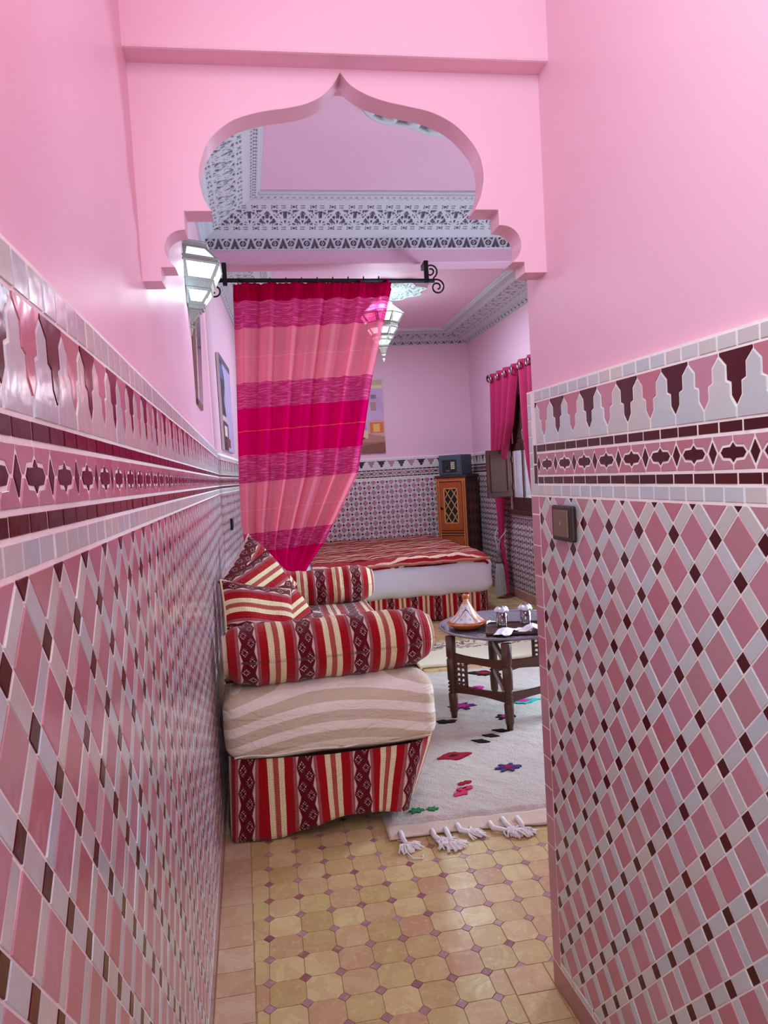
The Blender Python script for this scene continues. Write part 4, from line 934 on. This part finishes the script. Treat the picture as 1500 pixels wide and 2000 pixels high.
motif('green motif by the banquette skirt', .535, 2.92, .034, (('green', 1),)); motif('green motif by the banquette skirt', .60, 2.915, .026, (('green', 1),))
k = Mat('cream_patterned_rug', lin(214, 204, 176), .95, 0, .1); a = k.noise(7, 4, None, .6, 1.2); k.color(k.mix(((a-.5).abs().lt(.025))*(k.xyz()[1]-.06).gt(0), lin(214, 206, 180), lin(110, 80, 76))); k.bump(k.noise(120, 2), .5, .005)
r2 = rbox('bedside_rug', (-.65, -.30, 0), (.75, .34, .035), .015, k.m, None, .01, None, .003, 3, 30); r2.location = (1.52, 5.42, 0)
tag(r2, 'cream rug with dark scrollwork lying behind the tray table', 'rug')
# ---- wall things
BRZ = plain('dark_bronze_frame', lin(62, 48, 42), .35, .5); SWB = plain('olive_brown_rocker', lin(124, 100, 78), .4, .3)
sY = 1.637; Msw = frame((RX(sY)-.004, sY, 1.307), (.0366, -1, 0), (0, 0, 1))
sw = thing('light_switch', 'square dark bronze light switch on the right tiled wall', 'light switch', (RX(sY)-.004, sY, 1.307))
Mr = Msw.to_3x3().to_4x4()
MB().box((-.056, -.043, 0), (.056, .043, .012), Mr).build('switch_plate', BRZ, sw, bevel=.004)
rk = MB().box((-.040, -.033, .010), (.036, .033, .016), Mr).build('rocker', SWB, sw, bevel=.002)
MB().prism([(-.003, -.005), (.001, -.001), (.003, .006), (-.001, .002)], .0155, .0168, Mr).build('lightning_mark', plain('pale_mark', lin(190, 176, 150), .5), rk)
# nearest switch beside the bed
t = thing('wall_socket', 'small black wall socket on the left wall beyond the cushions', 'socket', (L2(5.75)+.004, 5.75, 1.13))
MB().box((-.004, -.045, -.045), (.016, .045, .045)).build('plate', IRON, t, bevel=.003)
MB().box((.014, -.03, -.03), (.02, .03, .03)).build('socket_insert', plain('charcoal_insert', (.03, .03, .035), .5), t, bevel=.002)
# mirror
mr = thing('wall_mirror', 'tall narrow framed mirror seen edge on along the left wall below the lantern', 'mirror', (LX(3.5)-.012, 3.5, 2.10), -.0)
FRM = wood('grey_brown_frame', lin(150, 116, 104), lin(116, 84, 76), .4)
fm = MB()
for y0, y1, z0, z1 in ((-.16, -.13, -.285, .30), (.13, .16, -.285, .30), (-.16, .16, -.285, -.255), (-.16, .16, .27, .30)): fm.box((0, y0, z0), (.018, y1, z1))
fm.build('frame', FRM, mr, bevel=.004); MB().box((.0, -.14, -.265), (.0205, .14, .28)).build('mirror_glass', plain('silvered_glass', (.85, .88, .9), .05, 1), mr)
mr.rotation_euler = (0, .03, .018)
# painted canvases: colour fields stored on the canvas mesh
k = Mat('oil_paint', (.5, .5, .5), .6); at = k.n('VertexColor'); at.layer_name = 'Col'; k.color(at.outputs[0]); k.bump(k.noise(60, 3), .4, .004); PAINT = k.m
def canvas(t, M, w, h, fn, nx, ny):
    xs, zs_ = np.meshgrid((np.arange(nx+1))/nx, (np.arange(ny+1))/ny)
    o_ = grid('painted_canvas', lambda u, v: tuple(np.array([[M[r][0]*(a-.5)*w+M[r][1]*(b-.5)*h+M[r][2]*.022 for a, b in zip(ru, rv)] for ru, rv in zip(u, v)]) for r in range(3)), nx, ny, PAINT, t, smooth=False)
    col = np.zeros((ny+1, nx+1, 3)); fn(col, xs, zs_); ca = o_.data.color_attributes.new('Col', 'FLOAT_COLOR', 'POINT')
    ca.data.foreach_set('color', np.hstack([col.reshape(-1, 3), np.ones((col.size//3, 1))]).ravel())
    MB().box((-w/2, -h/2, 0), (w/2, h/2, .021), M).build('stretcher', fabric('canvas_edge', lin(206, 196, 190)), t)
def alley(c, x, z):
    L_ = lambda *a: np.array(lin(*a)); c[:] = L_(196, 160, 200); c[:] += (nz(x*6, z*9)*.04)[..., None]
    c[(z > .93)] = L_(190, 170, 140); c[(z > .88) & (z < .93)] = L_(220, 200, 170); c[(x < .45) & (z > .3)] = L_(150, 120, 170)
    c[(x > .62) & (x < .80) & (z > .74) & (z < .80)] = L_(120, 110, 130); c[(x > .60) & (x < .78) & (z > .58) & (z < .70)] = L_(170, 130, 130)
    c[(z < .45) & (x > .5)] = L_(206, 158, 150); c[(x > .55) & (x < .97) & (z > .27) & (z < .42)] = L_(206, 110, 50); c[(x > .66) & (x < .86) & (z > .29) & (z < .40)] = L_(232, 176, 90)
    f = z < .27+.1*(.5-x); c[f] = L_(176, 120, 110); f = z < .15; c[f] = L_(150, 96, 88); f = (z < .09+.05*x); c[f] = L_(128, 76, 60)
    f = (x < .5) & (z > .2) & (z < .30+.2*(.5-x)); c[f] = L_(214, 190, 150); f = (np.abs(z-.17-.1*x) < .012) & (x < .4); c[f] = L_(50, 40, 50)
pt = thing('alley_painting', 'painting of a lilac alley with an orange door, half hidden by the sheer curtain', 'painting', (1.31, YF+.004, 2.19))
canvas(pt, frame((0, 0, 0), (1, 0, 0), (0, 0, 1)).to_3x3(), .42, .92, alley, 60, 130)
def dusk(c, x, z):
    L_ = lambda *a: np.array(lin(*a)); c[:] = L_(176, 158, 196); c += (nz(x*20, z*14)*.07)[..., None]
    c[(z > .93)] = L_(90, 76, 90); dk_ = (x < .30+.08*nz(z*14, x*2)) & (z < .95); c[dk_] = L_(34, 30, 52)
    c[(x < .25) & (z > .75) & (z < .9)] = L_(70, 90, 140); c[(x < .35+.2*(.4-z)) & (z > .30) & (z < .36)] = L_(214, 170, 170)
    c[(x > .25) & (x < .6) & (z > .04) & (z < .14)] = L_(120, 50, 40); c[(x < .45) & (z < .3) & (z > .14)] = L_(60, 40, 50); c[(x > .1) & (x < .35) & (z > .15) & (z < .26)] = L_(226, 196, 180)
pt2 = thing('lilac_painting', 'tall lilac and dark painting on the left wall beside the curtain', 'painting', (L2(6.05)-.010, 6.05, 2.08))
canvas(pt2, frame((0, 0, 0), (.042, 1, 0), (0, 0, 1)).to_3x3(), .86, .74, dusk, 90, 90)
# ---- lanterns
MET = plain('pierced_silver_metal', lin(164, 168, 158), .45, .35, .8, 160)
PANE = glow('frosted_lit_pane', (.80, .98, 1), 4.2); PANE_D = glow('frosted_dim_pane', (.66, .93, .88), 1.5)
def lantern(t, levels, nside, half, mats_, a0=0.0, fr=.010):
    """levels: (r, z, kind to the next level) ; faces of one level share a metal frame part, each pane its own part"""
    ang = (lambda i: a0+pi*i/nside) if half else (lambda i: a0+2*pi*i/nside)
    for li in range(len(levels)-1):
        r0, z0, kd = levels[li]; r1, z1, _ = levels[li+1]; fb = MB()
        for i in range(nside):
            a, b = ang(i), ang(i+1); P = [Vector((r0*math.cos(a), r0*math.sin(a), z0)), Vector((r0*math.cos(b), r0*math.sin(b), z0)), Vector((r1*math.cos(b), r1*math.sin(b), z1)), Vector((r1*math.cos(a), r1*math.sin(a), z1))]
            if kd == 'metal': fb.add(P, [(0, 1, 2, 3)]); continue
            c = sum(P, Vector())/4; inn = [p+(c-p)*min(.45, fr*1.6/max((c-p).length, .001)) for p in P]
            nrm = (P[1]-P[0]).cross(P[3]-P[0]).normalized(); nrm = nrm if nrm.dot(Vector((c.x, c.y, 0))) > 0 else -nrm
            out = [p+nrm*.003 for p in P]; ino = [p+nrm*.003 for p in inn]
            fb.add(out+ino+inn, [(0, 1, 5, 4), (1, 2, 6, 5), (2, 3, 7, 6), (3, 0, 4, 7), (4, 5, 9, 8), (5, 6, 10, 9), (6, 7, 11, 10), (7, 4, 8, 11)])
            MB().add([p+nrm*.0005 for p in inn], [(0, 1, 2, 3)]).build('glass_pane', mats_[0] if kd == 'lit' else mats_[1], t)
        fb.build('metal_frame', MET, t)
        bd = MB()
        for i in range(nside):
            a, b = ang(i), ang(i+1); n_ = 7
            bd.tube([(r0*math.cos(a), r0*math.sin(a), z0), (r0*math.cos(b), r0*math.sin(b), z0)], .005, 6)
        bd.build('edge_band', MET, t)
LY = 3.27
ln = thing('wall_lantern', 'lit silver and glass half lantern fixed to the left wall beyond the arch', 'wall light', (LX(LY)-.008, LY, 2.125))
lv = [(.108, .362, 'metal'), (.108, .340, 'dim'), (.160, .285, 'metal'), (.164, .268, 'lit'), (.128, .200, 'metal'), (.114, .165, 'lit'), (.072, .108, 'metal'), (.066, .092, 'metal'), (.052, .082, 'metal'), (.008, .035, 'metal'), (.004, .025, 'metal'), (.012, .018, 'metal'), (.002, -.02, 'metal')]
lantern(ln, lv, 3, True, (PANE, PANE_D), -pi/2)
MB().prism([(0, -.108), (.094, -.054), (.094, .054), (0, .108)], .358, .366).build('top_cap', MET, ln)
MB().box((-.002, -.1, .1), (.004, .1, .345)).build('back_plate', MET, ln)
def bulb(loc, p, col, r=.03):
    l = bpy.data.lights.new('lamp_light', 'POINT'); l.energy = p; l.color = col; l.shadow_soft_size = r; o_ = bpy.data.objects.new('lamp_light', l); COL.objects.link(o_); o_.location = loc
bulb((LX(LY)+.045, LY-.175, 2.24), .35, (.45, .82, 1), .02)
bulb((LX(LY)+.26, LY+.02, 2.30), 1.6, (.80, .92, 1), .05)
hx = 1.178
hl = thing('hanging_lantern', 'large lit tiered glass lantern hanging in the back room, half behind the sheer curtain', 'pendant light', (hx, 6.8, 2.52))
hv = [(.105, .545, 'metal'), (.110, .525, 'dim'), (.195, .455, 'metal'), (.212, .440, 'lit'), (.155, .355, 'metal'), (.150, .315, 'lit'), (.105, .245, 'metal'), (.108, .232, 'dim'), (.085, .205, 'lit'), (.045, .150, 'metal'), (.040, .135, 'metal'), (.018, .07, 'metal'), (.006, .05, 'metal'), (.010, .03, 'metal'), (.002, 0, 'metal')]
lantern(hl, hv, 8, False, (PANE, PANE_D), pi/8, .012)
ch = MB()
for i in range(8): ch.tube([(.010*math.cos(a), (.010*math.sin(a) if i % 2 else 0)+0, .56+i*.014+.012*math.sin(a)) if i % 2 == 0 else (0, .010*math.cos(a), .56+i*.014+.012*math.sin(a)) for a in np.linspace(0, 2*pi, 11)], .002, 5, False)
ch.build('chain', MET, hl, True)
bulb((hx, 6.8, 2.40), 14, (.85, .95, 1), .08)
